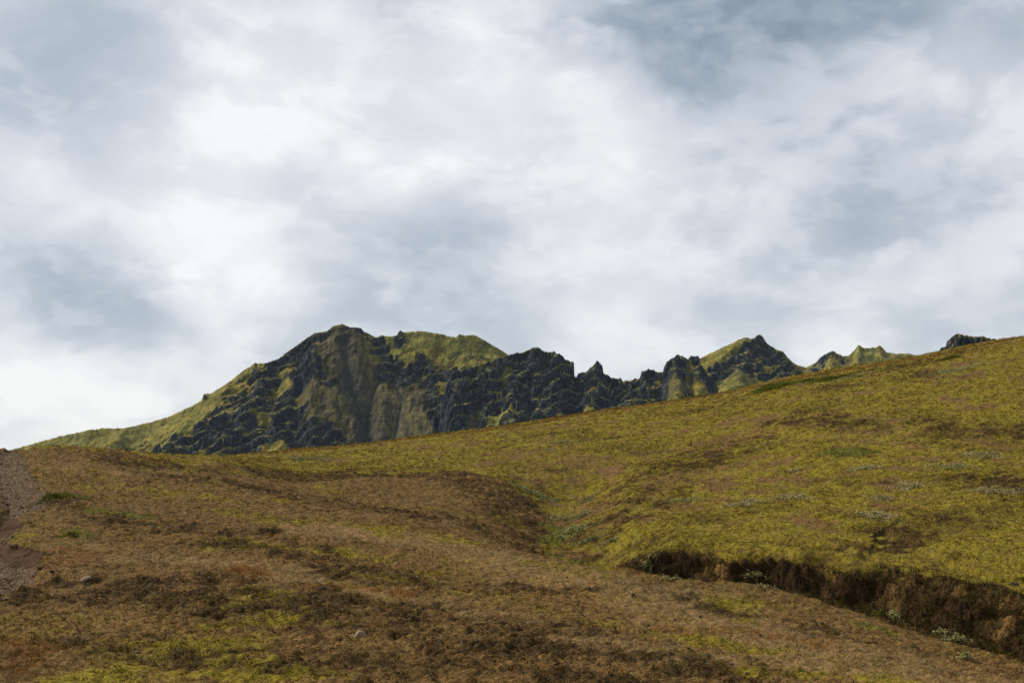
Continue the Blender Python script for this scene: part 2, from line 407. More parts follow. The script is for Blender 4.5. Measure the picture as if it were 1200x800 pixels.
def ground_material():
    m, nt = new_mat('moss_and_heath'); t = NT(nt)
    pos = t.n('ShaderNodeNewGeometry').outputs['Position']
    A = t.n('ShaderNodeAttribute', attribute_name='cover_a'); B = t.n('ShaderNodeAttribute', attribute_name='cover_b')
    sa = t.n('ShaderNodeSeparateColor'); t.l(A.outputs['Color'], sa.inputs[0])
    sb = t.n('ShaderNodeSeparateColor'); t.l(B.outputs['Color'], sb.inputs[0])
    nf = t.noise(pos, 9.0, 5, 0.7); nm = t.noise(pos, 1.7, 5, 0.65); ns = t.noise(pos, 28.0, 3, 0.6); nb = t.noise(pos, .35, 4, 0.6)
    def thr(mask, noise, k=1.1, sharp=3.0):
        v = t.math('ADD', mask, t.math('MULTIPLY', t.math('SUBTRACT', noise, 0.5), k))
        return t.math('MULTIPLY_ADD', t.math('SUBTRACT', v, 0.5), sharp, 0.5, clamp=True)
    heath = t.ramp(nf, [(0.30, (.038, .021, .008)), (0.45, (.115, .066, .025)), (0.58, (.19, .115, .046)), (0.72, (.27, .19, .10))])
    darkc = t.ramp(nf, [(0.32, (.012, .007, .003)), (0.5, (.052, .031, .012)), (0.62, (.105, .065, .028)), (0.75, (.17, .115, .06))])
    mossc = t.ramp(nf, [(0.30, (.055, .042, .007)), (0.42, (.145, .115, .014)), (0.55, (.225, .180, .022)), (0.72, (.31, .255, .045))])
    strawc = t.ramp(nf, [(0.3, (.10, .058, .025)), (0.5, (.205, .130, .062)), (0.72, (.30, .21, .125))])
    orangec = t.ramp(nf, [(0.3, (.085, .035, .010)), (0.5, (.17, .078, .024)), (0.7, (.23, .13, .05))])
    greenc = t.ramp(nf, [(0.3, (.045, .045, .008)), (0.5, (.11, .11, .016)), (0.7, (.17, .165, .03))])
    soilc = t.ramp(nf, [(0.32, (.009, .005, .0025)), (0.5, (.028, .015, .007)), (0.68, (.080, .045, .021))])
    c = t.mix(thr(sb.outputs[1], nm, .9, 2.0), heath, strawc)
    c = t.mix(thr(sa.outputs[0], t.math('MULTIPLY_ADD', nm, .6, t.math('MULTIPLY', nf, .4)), 1.25, 2.2), c, mossc)
    c = t.mix(thr(sa.outputs[1], t.math('MULTIPLY_ADD', nm, .4, t.math('MULTIPLY', nf, .6)), 1.5, 2.4), c, darkc)
    c = t.mix(thr(sb.outputs[0], nm, .9, 2.2), c, orangec)
    c = t.mix(thr(sb.outputs[2], nm, .9, 2.2), c, greenc)
    c = t.mix(thr(sa.outputs[2], nf, .7, 3.0), c, soilc)
    c = t.mix(1.0, c, t.ramp(nb, [(0.3, (.84, .85, .84)), (0.7, (1.12, 1.08, 1.06))]), 'MULTIPLY')
    c = t.mix(1.0, c, t.ramp(ns, [(0.33, (.50, .50, .50)), (0.5, (.98, .98, .98)), (0.68, (1.55, 1.5, 1.4))]), 'MULTIPLY')
    c = t.mix(1.0, c, (1.05, 1.02, .80), 'MULTIPLY')
    b = t.n('ShaderNodeBump'); b.inputs['Strength'].default_value = .75; b.inputs['Distance'].default_value = .06
    t.l(t.math('ADD', nf, t.math('MULTIPLY', ns, .5)), b.inputs['Height'])
    p = t.n('ShaderNodeBsdfPrincipled'); p.inputs['Roughness'].default_value = 1.0; p.inputs['Specular IOR Level'].default_value = .1
    t.l(c, p.inputs['Base Color']); t.l(b.outputs[0], p.inputs['Normal'])
    o = t.n('ShaderNodeOutputMaterial'); t.l(p.outputs[0], o.inputs[0])
    return m

def track_material():
    m, nt = new_mat('track_gravel'); t = NT(nt)
    pos = t.n('ShaderNodeNewGeometry').outputs['Position']
    nf = t.noise(pos, 14.0, 5, 0.75); nm = t.noise(pos, .5, 4, 0.6); ns = t.noise(pos, 40, 3, .6)
    B = t.n('ShaderNodeAttribute', attribute_name='cover_a'); sb = t.n('ShaderNodeSeparateColor'); t.l(B.outputs['Color'], sb.inputs[0])
    gravel = t.ramp(nf, [(0.37, (.012, .007, .003)), (0.5, (.075, .054, .037)), (0.61, (.26, .20, .15))])
    mud = t.ramp(nf, [(0.3, (.035, .018, .008)), (0.55, (.070, .038, .017)), (0.75, (.11, .066, .034))])
    c = t.mix(t.math('MULTIPLY_ADD', t.math('SUBTRACT', t.math('ADD', sb.outputs[1], t.math('MULTIPLY', nm, .4)), .6), 3, .5, clamp=True), gravel, mud)
    c = t.mix(1.0, c, t.ramp(ns, [(0.35, (.45, .40, .34)), (0.65, (1.15, 1.02, .86))]), 'MULTIPLY')
    c = t.mix(1.0, c, (1.10, 1.0, .74), 'MULTIPLY')
    b = t.n('ShaderNodeBump'); b.inputs['Strength'].default_value = .6; b.inputs['Distance'].default_value = .03
    t.l(nf, b.inputs['Height'])
    p = t.n('ShaderNodeBsdfPrincipled'); p.inputs['Roughness'].default_value = .95; p.inputs['Specular IOR Level'].default_value = .15
    t.l(c, p.inputs['Base Color']); t.l(b.outputs[0], p.inputs['Normal'])
    o = t.n('ShaderNodeOutputMaterial'); t.l(p.outputs[0], o.inputs[0])
    return m

def plant_material(name, rough=.9, transl=0.15):
    m, nt = new_mat(name); t = NT(nt)
    A = t.n('ShaderNodeAttribute', attribute_name='tint')
    pos = t.n('ShaderNodeNewGeometry').outputs['Position']
    c = t.mix(1.0, A.outputs['Color'], t.ramp(t.noise(pos, 3.0, 3), [(.3, (.8, .8, .8)), (.7, (1.2, 1.2, 1.2))]), 'MULTIPLY')
    c = t.mix(1.0, c, (1.06, 1.0, .84), 'MULTIPLY')
    d = t.n('ShaderNodeBsdfDiffuse'); t.l(c, d.inputs[0])
    tr = t.n('ShaderNodeBsdfTranslucent'); t.l(c, tr.inputs[0])
    mx = t.n('ShaderNodeMixShader'); mx.inputs[0].default_value = transl
    t.l(d.outputs[0], mx.inputs[1]); t.l(tr.outputs[0], mx.inputs[2])
    o = t.n('ShaderNodeOutputMaterial'); t.l(mx.outputs[0], o.inputs[0])
    return m

def rock_material(name, ramp, scale=6.0):
    m, nt = new_mat(name); t = NT(nt)
    pos = t.n('ShaderNodeNewGeometry').outputs['Position']
    nf = t.noise(pos, scale, 6, 0.7)
    c = t.ramp(nf, ramp)
    b = t.n('ShaderNodeBump'); b.inputs['Strength'].default_value = .6; b.inputs['Distance'].default_value = .3 / scale
    t.l(nf, b.inputs['Height'])
    p = t.n('ShaderNodeBsdfPrincipled'); p.inputs['Roughness'].default_value = 1.0; p.inputs['Specular IOR Level'].default_value = .05
    c = t.mix(1.0, c, (1.1, 1.0, .82), 'MULTIPLY')
    t.l(c, p.inputs['Base Color']); t.l(b.outputs[0], p.inputs['Normal'])
    o = t.n('ShaderNodeOutputMaterial'); t.l(p.outputs[0], o.inputs[0])
    return m

def mountain_material():
    m, nt = new_mat('mountain_moss_and_rock'); t = NT(nt)
    g = t.n('ShaderNodeNewGeometry'); pos = g.outputs['Position']
    A = t.n('ShaderNodeAttribute', attribute_name='cover_a')
    sa = t.n('ShaderNodeSeparateColor'); t.l(A.outputs['Color'], sa.inputs[0])
    mp = t.n('ShaderNodeMapping'); mp.inputs['Scale'].default_value = (1.6, .35, .25); t.l(pos, mp.inputs[0])
    n1 = t.noise(pos, .09, 7, 0.68); n2 = t.noise(pos, .4, 5, 0.65); n3 = t.noise(mp.outputs[0], .16, 6, .62); nb = t.noise(pos, .02, 4, .5)
    n4 = t.noise(pos, .13, 8, 0.72)
    b = t.n('ShaderNodeBump'); b.inputs['Strength'].default_value = 1.0; b.inputs['Distance'].default_value = 5.0
    t.l(t.math('ADD', t.math('MULTIPLY', n4, 2.0), t.math('MULTIPLY', n2, .5)), b.inputs['Height'])
    sz = t.n('ShaderNodeSeparateXYZ'); t.l(b.outputs[0], sz.inputs[0]); nzz = sz.outputs[2]
    ledge = t.math('MULTIPLY_ADD', t.math('SUBTRACT', nzz, .72), 6.0, .5, clamp=True)
    n5 = t.noise(pos, .9, 4, .6)
    rock = t.ramp(n4, [(0.38, (.009, .014, .021)), (0.5, (.024, .034, .046)), (0.58, (.055, .062, .062)), (.68, (.17, .155, .125))])
    rock = t.mix(1.0, rock, t.ramp(n5, [(.36, (.35, .38, .42)), (.5, (.95, .97, 1.0)), (.64, (2.1, 2.0, 1.8))]), 'MULTIPLY')
    moss = t.ramp(n1, [(0.34, (.065, .056, .012)), (0.46, (.155, .128, .020)), (0.56, (.25, .20, .028)), (0.68, (.38, .30, .075))])
    grn = t.ramp(n1, [(0.34, (.055, .060, .012)), (0.5, (.15, .14, .022)), (0.66, (.26, .225, .045))])
    scree = t.ramp(n3, [(0.38, (.034, .028, .020)), (0.5, (.076, .060, .032)), (0.60, (.125, .105, .036))])
    c = t.mix(t.math('MULTIPLY_ADD', t.math('SUBTRACT', nb, .5), 5, .5, clamp=True), moss, grn)
    f = t.math('MULTIPLY_ADD', t.math('SUBTRACT', t.math('ADD', sa.outputs[1], t.math('MULTIPLY', t.math('SUBTRACT', n3, .5), 1.4)), .5), 3, .5, clamp=True)
    scree = t.mix(t.math('MULTIPLY_ADD', t.math('SUBTRACT', n1, .5), 6, .4, clamp=True), scree, t.ramp(n3, [(.40, (.036, .034, .014)), (.56, (.125, .108, .026))]))
    c = t.mix(f, c, scree)
    c = t.mix(t.math('MULTIPLY', sa.outputs[2], .75), c, (.040, .042, .044))
    f = t.math('MULTIPLY_ADD', t.math('SUBTRACT', t.math('ADD', t.math('ADD', sa.outputs[0], .02), t.math('MULTIPLY', t.math('ADD', t.math('SUBTRACT', n4, .5), t.math('MULTIPLY', t.math('SUBTRACT', n2, .5), .5)), 2.0)), .5), 5.5, .5, clamp=True)
    f = t.math('MULTIPLY', f, t.math('SUBTRACT', 1.0, t.math('MULTIPLY', ledge, .9)))
    c = t.mix(f, c, rock)
    c = t.mix(1.0, c, t.ramp(n2, [(.36, (.55, .56, .60)), (.5, (.98, .98, .98)), (.64, (1.45, 1.4, 1.25))]), 'MULTIPLY')
    b2 = t.n('ShaderNodeBump'); b2.inputs['Strength'].default_value = .9; b2.inputs['Distance'].default_value = 2.5
    t.l(t.math('MULTIPLY', t.math('ADD', t.math('MULTIPLY', n4, 2.0), t.math('MULTIPLY', n2, .5)), t.math('ADD', t.math('MULTIPLY', f, .65), .35)), b2.inputs['Height'])
    p = t.n('ShaderNodeBsdfPrincipled'); p.inputs['Roughness'].default_value = 1.0; p.inputs['Specular IOR Level'].default_value = .15
    t.l(c, p.inputs['Base Color']); t.l(b2.outputs[0], p.inputs['Normal'])
    o = t.n('ShaderNodeOutputMaterial'); t.l(p.outputs[0], o.inputs[0])
    return m

# ------------------------------------------------------------------ ground and track sheets
nr, nc = X.shape
co = np.stack([X, Y, Z], -1).reshape(-1, 3)
fcs = grid_faces(nr, nc, wrap=True)
# close the small hole round the viewer's feet
mud = sstep(0, 1, np.maximum(splat([(-20,640),(20,650)], 1.6), splat([(0,608),(30,606),(-20, 620)], 1.2)))
cov_a = np.stack([moss, np.where(trk_c, mud, dark), soil], -1).reshape(-1, 3)
cov_b = np.stack([orange, straw, green], -1).reshape(-1, 3)
tflag = trk_c.ravel()[fcs].sum(1) >= 2
ft = tflag & (R.ravel()[fcs[:, 0]] < 150)
def sub(faces, name, mat):
    used = np.unique(faces); mp_ = np.full(len(co), -1, np.int64); mp_[used] = np.arange(len(used))
    return mesh_from(name, co[used], mp_[faces], [mat], {'cover_a': cov_a[used], 'cover_b': cov_b[used]})
ground = sub(fcs[~ft], 'ground', ground_material())
tag(ground, 'mossy heath hillside of yellow green moss and brown heather with an eroded gully', 'hillside', kind='structure')
path = sub(fcs[ft], 'dirt_track', track_material())
tag(path, 'rough brown dirt and gravel track curving up the left edge of the heath', 'track', kind='structure')
print('ground', time.time() - T0)

def ghit(px, py): return G.hit(px, py, 15)

def at_masks(x, y):
    th = np.arctan2(x, y); r = np.hypot(x, y)
    c = np.clip(np.rint(np.interp(th, G.th, np.arange(nc))), 0, nc - 1).astype(int)
    q = np.clip(np.rint(np.interp(r, G.r, np.arange(nr))), 0, nr - 1).astype(int)
    return {k: v[q, c] for k, v in dict(moss=moss, dark=dark, soil=soil, straw=straw, orange=orange, green=green, track=tm, bank=bankwide, hill=hill).items()}

# ------------------------------------------------------------------ ground cover (grass blades, heather sprigs, moss leaves)
def sample_front(n, r0, r1, half=24.5, power=2.0):
    th = np.radians(rng.uniform(-half, half, n))
    u = rng.random(n); r = (r0 ** power + u * (r1 ** power - r0 ** power)) ** (1 / power)
    return r * np.sin(th), r * np.cos(th)

def blades(name, x, y, h, w, lean, col, nb, spread, mat, label, cat, zoff=0.0, jitter=.25):
    n = len(x); N = n * nb
    X0 = np.repeat(x, nb) + rng.normal(0, 1, N) * np.repeat(spread, nb); Y0 = np.repeat(y, nb) + rng.normal(0, 1, N) * np.repeat(spread, nb)
    Z0 = G.height(X0, Y0) - 0.015 + zoff
    H = np.repeat(h, nb) * rng.uniform(.55, 1.15, N); W = np.repeat(w, nb) * rng.uniform(.7, 1.3, N)
    a = rng.uniform(0, 2 * np.pi, N); L = np.repeat(lean, nb) * rng.uniform(.3, 1.3, N) * H
    b = a + rng.uniform(.8, 2.3, N)
    wx, wy = np.cos(b) * W / 2, np.sin(b) * W / 2
    v = np.empty((N, 3, 3), np.float32)
    v[:, 0] = np.stack([X0 - wx, Y0 - wy, Z0], 1); v[:, 1] = np.stack([X0 + wx, Y0 + wy, Z0], 1)
    v[:, 2] = np.stack([X0 + np.cos(a) * L, Y0 + np.sin(a) * L, Z0 + H], 1)
    c = np.repeat(col, nb, 0) * rng.uniform(1 - jitter, 1 + jitter, (N, 1))
    cc_ = np.repeat(c[:, None], 3, 1)
    o = mesh_from(name, v.reshape(-1, 3), np.arange(N * 3).reshape(-1, 3), [mat], {'tint': cc_.reshape(-1, 3)}, smooth=False)
    tag(o, label, cat, kind='stuff'); return o

def leaf_quads(px_, py_, pz_, size, col, up=.5, jit=.3, r=None):
    """small diamond leaves at the given points, random facing"""
    r = r or rng
    N = len(px_)
    d = r.normal(0, 1, (N, 3)); d[:, 2] = np.abs(d[:, 2]) * (.4 + up); d /= np.linalg.norm(d, axis=1)[:, None]
    s = r.normal(0, 1, (N, 3)); s -= (s * d).sum(1)[:, None] * d; s /= np.linalg.norm(s, axis=1)[:, None] + 1e-9
    e = np.cross(d, s)
    sz = (size * r.uniform(.6, 1.3, N))[:, None]
    c0 = np.stack([px_, py_, pz_], 1)
    v = np.stack([c0 - s * sz * .5, c0 - e * sz * .32, c0 + s * sz * .5, c0 + e * sz * .32], 1)
    c = col * r.uniform(1 - jit, 1 + jit, (N, 1))
    return v.reshape(-1, 3), np.repeat(c[:, None], 4, 1).reshape(-1, 3)

m_grass = plant_material('dry_grass_blades', transl=.2)
m_heath = plant_material('heather_sprigs', transl=.1)
m_leaf = plant_material('willow_leaves', transl=.2)

def pick(w, *cols):
    """weighted random choice between colour rows"""
    W = np.stack(w, 1) + 1e-6; W = W / W.sum(1)[:, None]; C = np.cumsum(W, 1)
    k = (rng.random(len(W))[:, None] > C).sum(1).clip(0, len(cols) - 1)
    return np.array(cols)[k]

# grass
x, y = sample_front(200000, 21, 150, power=1.3); M = at_masks(x, y)
n_ = fbm(x / 1.3, y / 1.3, 3, 201)
keep = (rng.random(len(x)) < np.clip(.35 + .5 * M['straw'] + .6 * M['orange'] + .4 * M['green'] - .35 * M['dark'] - .1 * M['hill'] + .6 * n_, .06, 1)) & (M['track'] < .2 + .9 * rng.random(len(x)) ** 6) & (M['soil'] < .6)
x, y = x[keep], y[keep]; M = {k: v[keep] for k, v in M.items()}; n = len(x); r = np.hypot(x, y)
col = pick([.45 * (1 - M['hill']), M['straw'] * 1.5 + .15, M['orange'] * 2.2 + .04 * (1 - M['hill']), M['moss'] * 1.8, M['green'] * 2],
           (.15, .088, .036), (.28, .20, .11), (.25, .11, .03), (.22, .18, .028), (.10, .115, .022))
g_ = blades('dry_grass', x, y, .065 + .07 * rng.random(n) ** 2 + .05 * M['orange'] + .05 * M['green'], .010 + .00022 * r, np.full(n, .9), col, 6, .05 + .0005 * r, m_grass,
            'short dry brown and straw grass growing all over the heath', 'grass')
# heather and crowberry sprigs
x, y = sample_front(170000, 21, 145, power=1.3); M = at_masks(x, y)
n_ = fbm(x / .8, y / .8, 3, 211)
keep = (rng.random(len(x)) < np.clip(.12 + .85 * M['dark'] + .5 * M['bank'] - .3 * M['straw'] + .9 * (n_ - .1), .03, 1)) & (M['track'] < .25)
x, y = x[keep], y[keep]; M = {k: v[keep] for k, v in M.items()}; n = len(x); r = np.hypot(x, y)
col = pick([.8 * M['dark'] + .3, .5 * (1 - M['hill']) + .1, .35 * M['hill'] + .12, .25 + 0 * n_[keep]], (.032, .020, .008), (.11, .060, .024), (.095, .078, .013), (.18, .12, .068))
nb = 9
rx = np.repeat(.05 + .09 * rng.random(n) + .0004 * r, nb); q = rng.normal(0, 1, (n * nb, 3)); q /= np.linalg.norm(q, axis=1)[:, None]
lx = np.repeat(x, nb) + q[:, 0] * rx; ly = np.repeat(y, nb) + q[:, 1] * rx
lz = G.height(lx, ly) + np.abs(q[:, 2]) * rx * (.45 + .25 * np.repeat(M['dark'], nb))
v, c = leaf_quads(lx, ly, lz, .030 + .00035 * np.repeat(r, nb), np.repeat(col, nb, 0))
o = mesh_from('heather', v, np.arange(len(v)).reshape(-1, 4), [m_heath], {'tint': c}, smooth=False)
tag(o, 'low dark brown heather and crowberry sprigs covering the heath', 'heather', kind='stuff')
xs = rng.uniform(-20, 60, 400000); ys = rng.uniform(18, 60, 400000)
th_ = np.arctan2(xs, ys); ok = np.abs(th_) < math.radians(24); xs, ys = xs[ok], ys[ok]
M = at_masks(xs, ys); ok = (rng.random(len(xs)) < .55 * M['bank'] * (1 + 1.2 * fbm(xs / .7, ys / .7, 3, 261))) & (M['track'] < .2); xs, ys = xs[ok], ys[ok]; n = len(xs); print('bank tufts', n)
col = pick([np.full(n, .4), np.full(n, .25), np.full(n, .2), np.full(n, .1)], (.020, .014, .007), (.055, .048, .012), (.075, .046, .022), (.13, .115, .03))
bt = blades('bank_tufts', xs, ys, .09 + .12 * rng.random(n), np.full(n, .022), np.full(n, 1.1), col, 7, np.full(n, .07), m_grass, 'ragged dark tufts of turf hanging over the eroded gully bank', 'turf')
# moss cushions on the hill
x, y = sample_front(120000, 28, 150, power=1.25); M = at_masks(x, y)
n_ = fbm(x / .8, y / .8, 3, 221)
keep = (rng.random(len(x)) < np.clip(M['moss'] * .9 - .6 * M['dark'] + .5 * n_, 0, 1)) & (M['track'] < .2) & (M['soil'] < .4)
x, y = x[keep], y[keep]; n = len(x); r = np.hypot(x, y)
col = pick([np.full(n, .45), np.full(n, .3), np.full(n, .12), np.full(n, .1)], (.215, .168, .026), (.165, .125, .022), (.26, .21, .05), (.17, .115, .05))
nb = 7
rx = np.repeat(.06 + .10 * rng.random(n), nb); q = rng.normal(0, 1, (n * nb, 3)); q /= np.linalg.norm(q, axis=1)[:, None]
lx = np.repeat(x, nb) + q[:, 0] * rx; ly = np.repeat(y, nb) + q[:, 1] * rx
lz = G.height(lx, ly) + np.abs(q[:, 2]) * rx * .35
v, c = leaf_quads(lx, ly, lz, .04 + .00045 * np.repeat(r, nb), np.repeat(col, nb, 0), up=1.2)
o = mesh_from('moss', v, np.arange(len(v)).reshape(-1, 4), [m_leaf], {'tint': c}, smooth=False)
tag(o, 'yellow green moss cushions spread over the hillside', 'moss', kind='stuff')
print('cover', time.time() - T0)

# ------------------------------------------------------------------ stones
def stone_mesh(name, size, seed, mat, flat=.55):
    import bmesh
    bm = bmesh.new(); bmesh.ops.create_icosphere(bm, subdivisions=4, radius=1.0)
    co_ = np.array([v.co[:] for v in bm.verts])
    rs = np.random.default_rng(seed)
    for k in range(9):                                  # facets: clip by random planes
        d = rs.normal(0, 1, 3); d /= np.linalg.norm(d); lim = rs.uniform(.55, .85)
        s = co_ @ d; co_ -= np.maximum(s - lim, 0)[:, None] * d * .92
    co_ *= (1 + .07 * fbm(co_[:, 0] * 2 + co_[:, 2] * 1.3, co_[:, 1] * 2 + seed, 4, seed % 50))[:, None]
    co_ *= np.array([1, .75, flat]) * size
    for v, p in zip(bm.verts, co_): v.co = p
    me = bpy.data.meshes.new(name); bm.to_mesh(me); bm.free()
    for p in me.polygons: p.use_smooth = True
    me.materials.append(mat)
    o = bpy.data.objects.new(name, me); COL.objects.link(o); return o
m_pale = rock_material('pale_stone', [(.3, (.11, .085, .06)), (.5, (.22, .18, .14)), (.7, (.25, .205, .16))], 9)
m_dark = rock_material('dark_stone', [(.3, (.02, .017, .014)), (.5, (.055, .045, .038)), (.7, (.11, .09, .08))], 9)
stones = [
 (100,681,.21,m_pale,'pale flat boulder on the brown heath beside the track bend'),
 (423,746,.24,m_pale,'pale rounded stone among dark heather in the near foreground'),
 (8,703,.16,m_pale,'white edged stone at the left margin on the gravel of the track'),
 (60,671,.12,m_dark,'small dark stone at the edge of the track beside orange grass'),
 (14,642,.14,m_pale,'pale stone on the smooth mud bend of the track'),
 (1190,686,.22,m_dark,'dark stone in the turf scar at the right margin of the hillside'),
 (296,739,.045,m_pale,'tiny white pebble lying in dark heather in the foreground'),
 (340,673,.07,m_pale,'small white pebble beside the orange grass patch'),
 (755,662,.20,m_dark,'dark stone at the foot of the earth bank where the gully wall begins'),
 (650,665,.09,m_pale,'small pale stone on the tan grass below the gully mouth'),
]
for i, (px, py, s, mt, lb) in enumerate(stones):
    p = ghit(px, py); o = stone_mesh('stone', s, 300 + i, mt, .7 if px == 1037 else .5)
    o.location = (p[0], p[1] + s * .4, p[2] + s * .04); o.rotation_euler = (rng.uniform(-.2, .2), rng.uniform(-.2, .2), rng.uniform(0, 6))
    if px == 1037: o.rotation_euler = (.5, .25, .3)
    tag(o, lb, 'stone', 'loose stones on the heath')
rs_ = np.random.default_rng(77); proto = None
for i in range(34):                                 # small half-buried stones
    px, py = rs_.uniform(40, 1000), rs_.uniform(580, 795)
    p = ghit(px, py); Mk = at_masks(np.array([p[0]]), np.array([p[1]]))
    if Mk['hill'][0] > .3 or Mk['track'][0] > .1 or Mk['bank'][0] > .2: continue
    if proto is None or i % 6 == 0: proto = o = stone_mesh('stone', 1.0, 400 + i, m_pale if i % 12 else m_dark, .55)
    else: o = proto.copy(); COL.objects.link(o)
    k_ = rs_.uniform(.03, .09); o.scale = (k_, k_, k_); o.location = (p[0], p[1], p[2] + k_ * .25); o.rotation_euler = (rs_.uniform(-.3, .3), rs_.uniform(-.3, .3), rs_.uniform(0, 6))
    tag(o, 'small half buried stone scattered among plants of the brown slope', 'stone', 'small half buried stones in the heath')
# gravel on the track and scattered grit
def gravel(name, x, y, s, mats, label):
    ico = np.array([(0,0,1),(.894,0,.447),(.276,.851,.447),(-.724,.526,.447),(-.724,-.526,.447),(.276,-.851,.447),(.724,.526,-.447),(-.276,.851,-.447),(-.894,0,-.447),(-.276,-.851,-.447),(.724,-.526,-.447),(0,0,-1)])
    fc = np.array([(0,1,2),(0,2,3),(0,3,4),(0,4,5),(0,5,1),(1,6,2),(2,7,3),(3,8,4),(4,9,5),(5,10,1),(6,7,2),(7,8,3),(8,9,4),(9,10,5),(10,6,1),(11,7,6),(11,8,7),(11,9,8),(11,10,9),(11,6,10)])
    n = len(x)
    v = ico[None] * (1 + rng.uniform(-.3, .3, (n, 12, 1))) * np.stack([s * rng.uniform(.7, 1.4, n), s * rng.uniform(.7, 1.3, n), s * rng.uniform(.4, .8, n)], 1)[:, None]
    v += np.stack([x, y, G.height(x, y) + s * .15], 1)[:, None]
    f = fc[None] + (np.arange(n) * 12)[:, None, None]
    t = np.array([.09, .062, .038])[None] * rng.uniform(.4, 1.9, (n, 1)); t = np.repeat(t[:, None], 12, 1).reshape(-1, 3)
    o = mesh_from(name, v.reshape(-1, 3), f.reshape(-1, 3), mats, {'tint': t}, smooth=False)
    tag(o, label, 'gravel', kind='stuff')
x = rng.uniform(-45, -5, 90000); y = rng.uniform(22, 90, 90000)
ts = poly_sd(x, y, track_poly); M = at_masks(x, y)
nn = fbm(x / 1.2, y / 1.2, 3, 231)
mudd = np.zeros(len(x))
th_ = np.arctan2(x, y); c_ = np.rint(np.interp(th_, G.th, np.arange(nc))).astype(int); q_ = np.rint(np.interp(np.hypot(x, y), G.r, np.arange(nr))).astype(int)
mudd = mud[q_, c_]
k = (ts > -.15) & (rng.random(len(x)) < np.clip(.55 + nn - .6 * mudd, 0, 1)) & (np.abs(th_) < math.radians(25))
gravel('gravel', x[k], y[k], rng.uniform(.012, .04, k.sum()) * (1 + (rng.random(k.sum()) < .05) * 1.8), [plant_material('gravel_grains', transl=0)], 'loose grey brown gravel strewn over the dirt track')

# ------------------------------------------------------------------ shrubs: prostrate willow patches
WIL = 1.65 * np.array([(.22, .21, .10), (.15, .145, .055), (.31, .29, .16), (.10, .10, .038)])
GRN = np.array([(.11, .135, .018), (.15, .18, .028), (.07, .085, .014), (.20, .22, .05)])
GRY = 1.6 * np.array([(.27, .24, .135), (.17, .15, .075), (.40, .35, .22), (.09, .078, .038)])
def shrub(px, py, w, d, h, pal, label, dens=1.0, cat='shrub', group='low willow shrubs on the hillside', name='willow_shrub', seed=0):
    r = np.random.default_rng(1000 + seed)
    x0, y0, z0 = ghit(px, py)
    if name == 'willow_shrub' and py < 612: w, d, h, dens = w * 1.35, d * 1.6, h * 1.25, dens * .9
    n = int(1300 * w * d * dens) + 40
    q = r.normal(0, 1, (n, 2)) * .36; q = q[np.hypot(q[:, 0], q[:, 1]) < 1.15]
    an = np.arctan2(q[:, 1], q[:, 0]); lobes = .75 + .35 * np.sin(an * 2 + seed) + .25 * np.sin(an * 5 + seed * 2)
    q = q * lobes[:, None]
    lump = fbm(q[:, 0] * 3 + seed, q[:, 1] * 3, 2, seed % 40)
    ok = lump > -.42; q = q[ok]; lump = lump[ok]
    lx = x0 + q[:, 0] * w; ly = y0 + q[:, 1] * d
    env = np.clip(1 - (q ** 2).sum(1) * .7, .1, 1) * (.6 + lump * .8)
    lz = G.height(lx, ly) + h * env * r.uniform(.25, 1.0, len(q)) + .01
    col = pal[r.integers(0, len(pal), len(q))]
    v, c = leaf_quads(lx - x0, ly - y0, lz - z0, .045 + .00032 * y0, col, up=1.5, jit=.25, r=r)
    o = bpy.data.objects.new(name, None); COL.objects.link(o); o.empty_display_size = .3
    fo = mesh_from('foliage', v, np.arange(len(v)).reshape(-1, 4), [m_leaf], {'tint': c}, smooth=False)
    fo.parent = o; o.location = (x0, y0, z0)
    # woody stems
    ns = 14; a = r.uniform(0, 6.28, ns); L = r.uniform(.4, .9, ns)
    vs = []
    for ai, li in zip(a, L):
        ex, ey = math.cos(ai) * li * w * .6, math.sin(ai) * li * d * .6
        ez = float(G.height(np.array([x0 + ex]), np.array([y0 + ey]))[0] - z0) + h * .5
        vs += [(0, -.012, .01), (0, .012, .01), (ex, ey + .004, ez), (ex, ey - .004, ez)]
    st = mesh_from('stem', np.array(vs), np.arange(len(vs)).reshape(-1, 4), [m_heath], {'tint': np.full((len(vs), 3), .05)}, smooth=False)
    st.parent = o
    tag(o, label, cat, group); return o
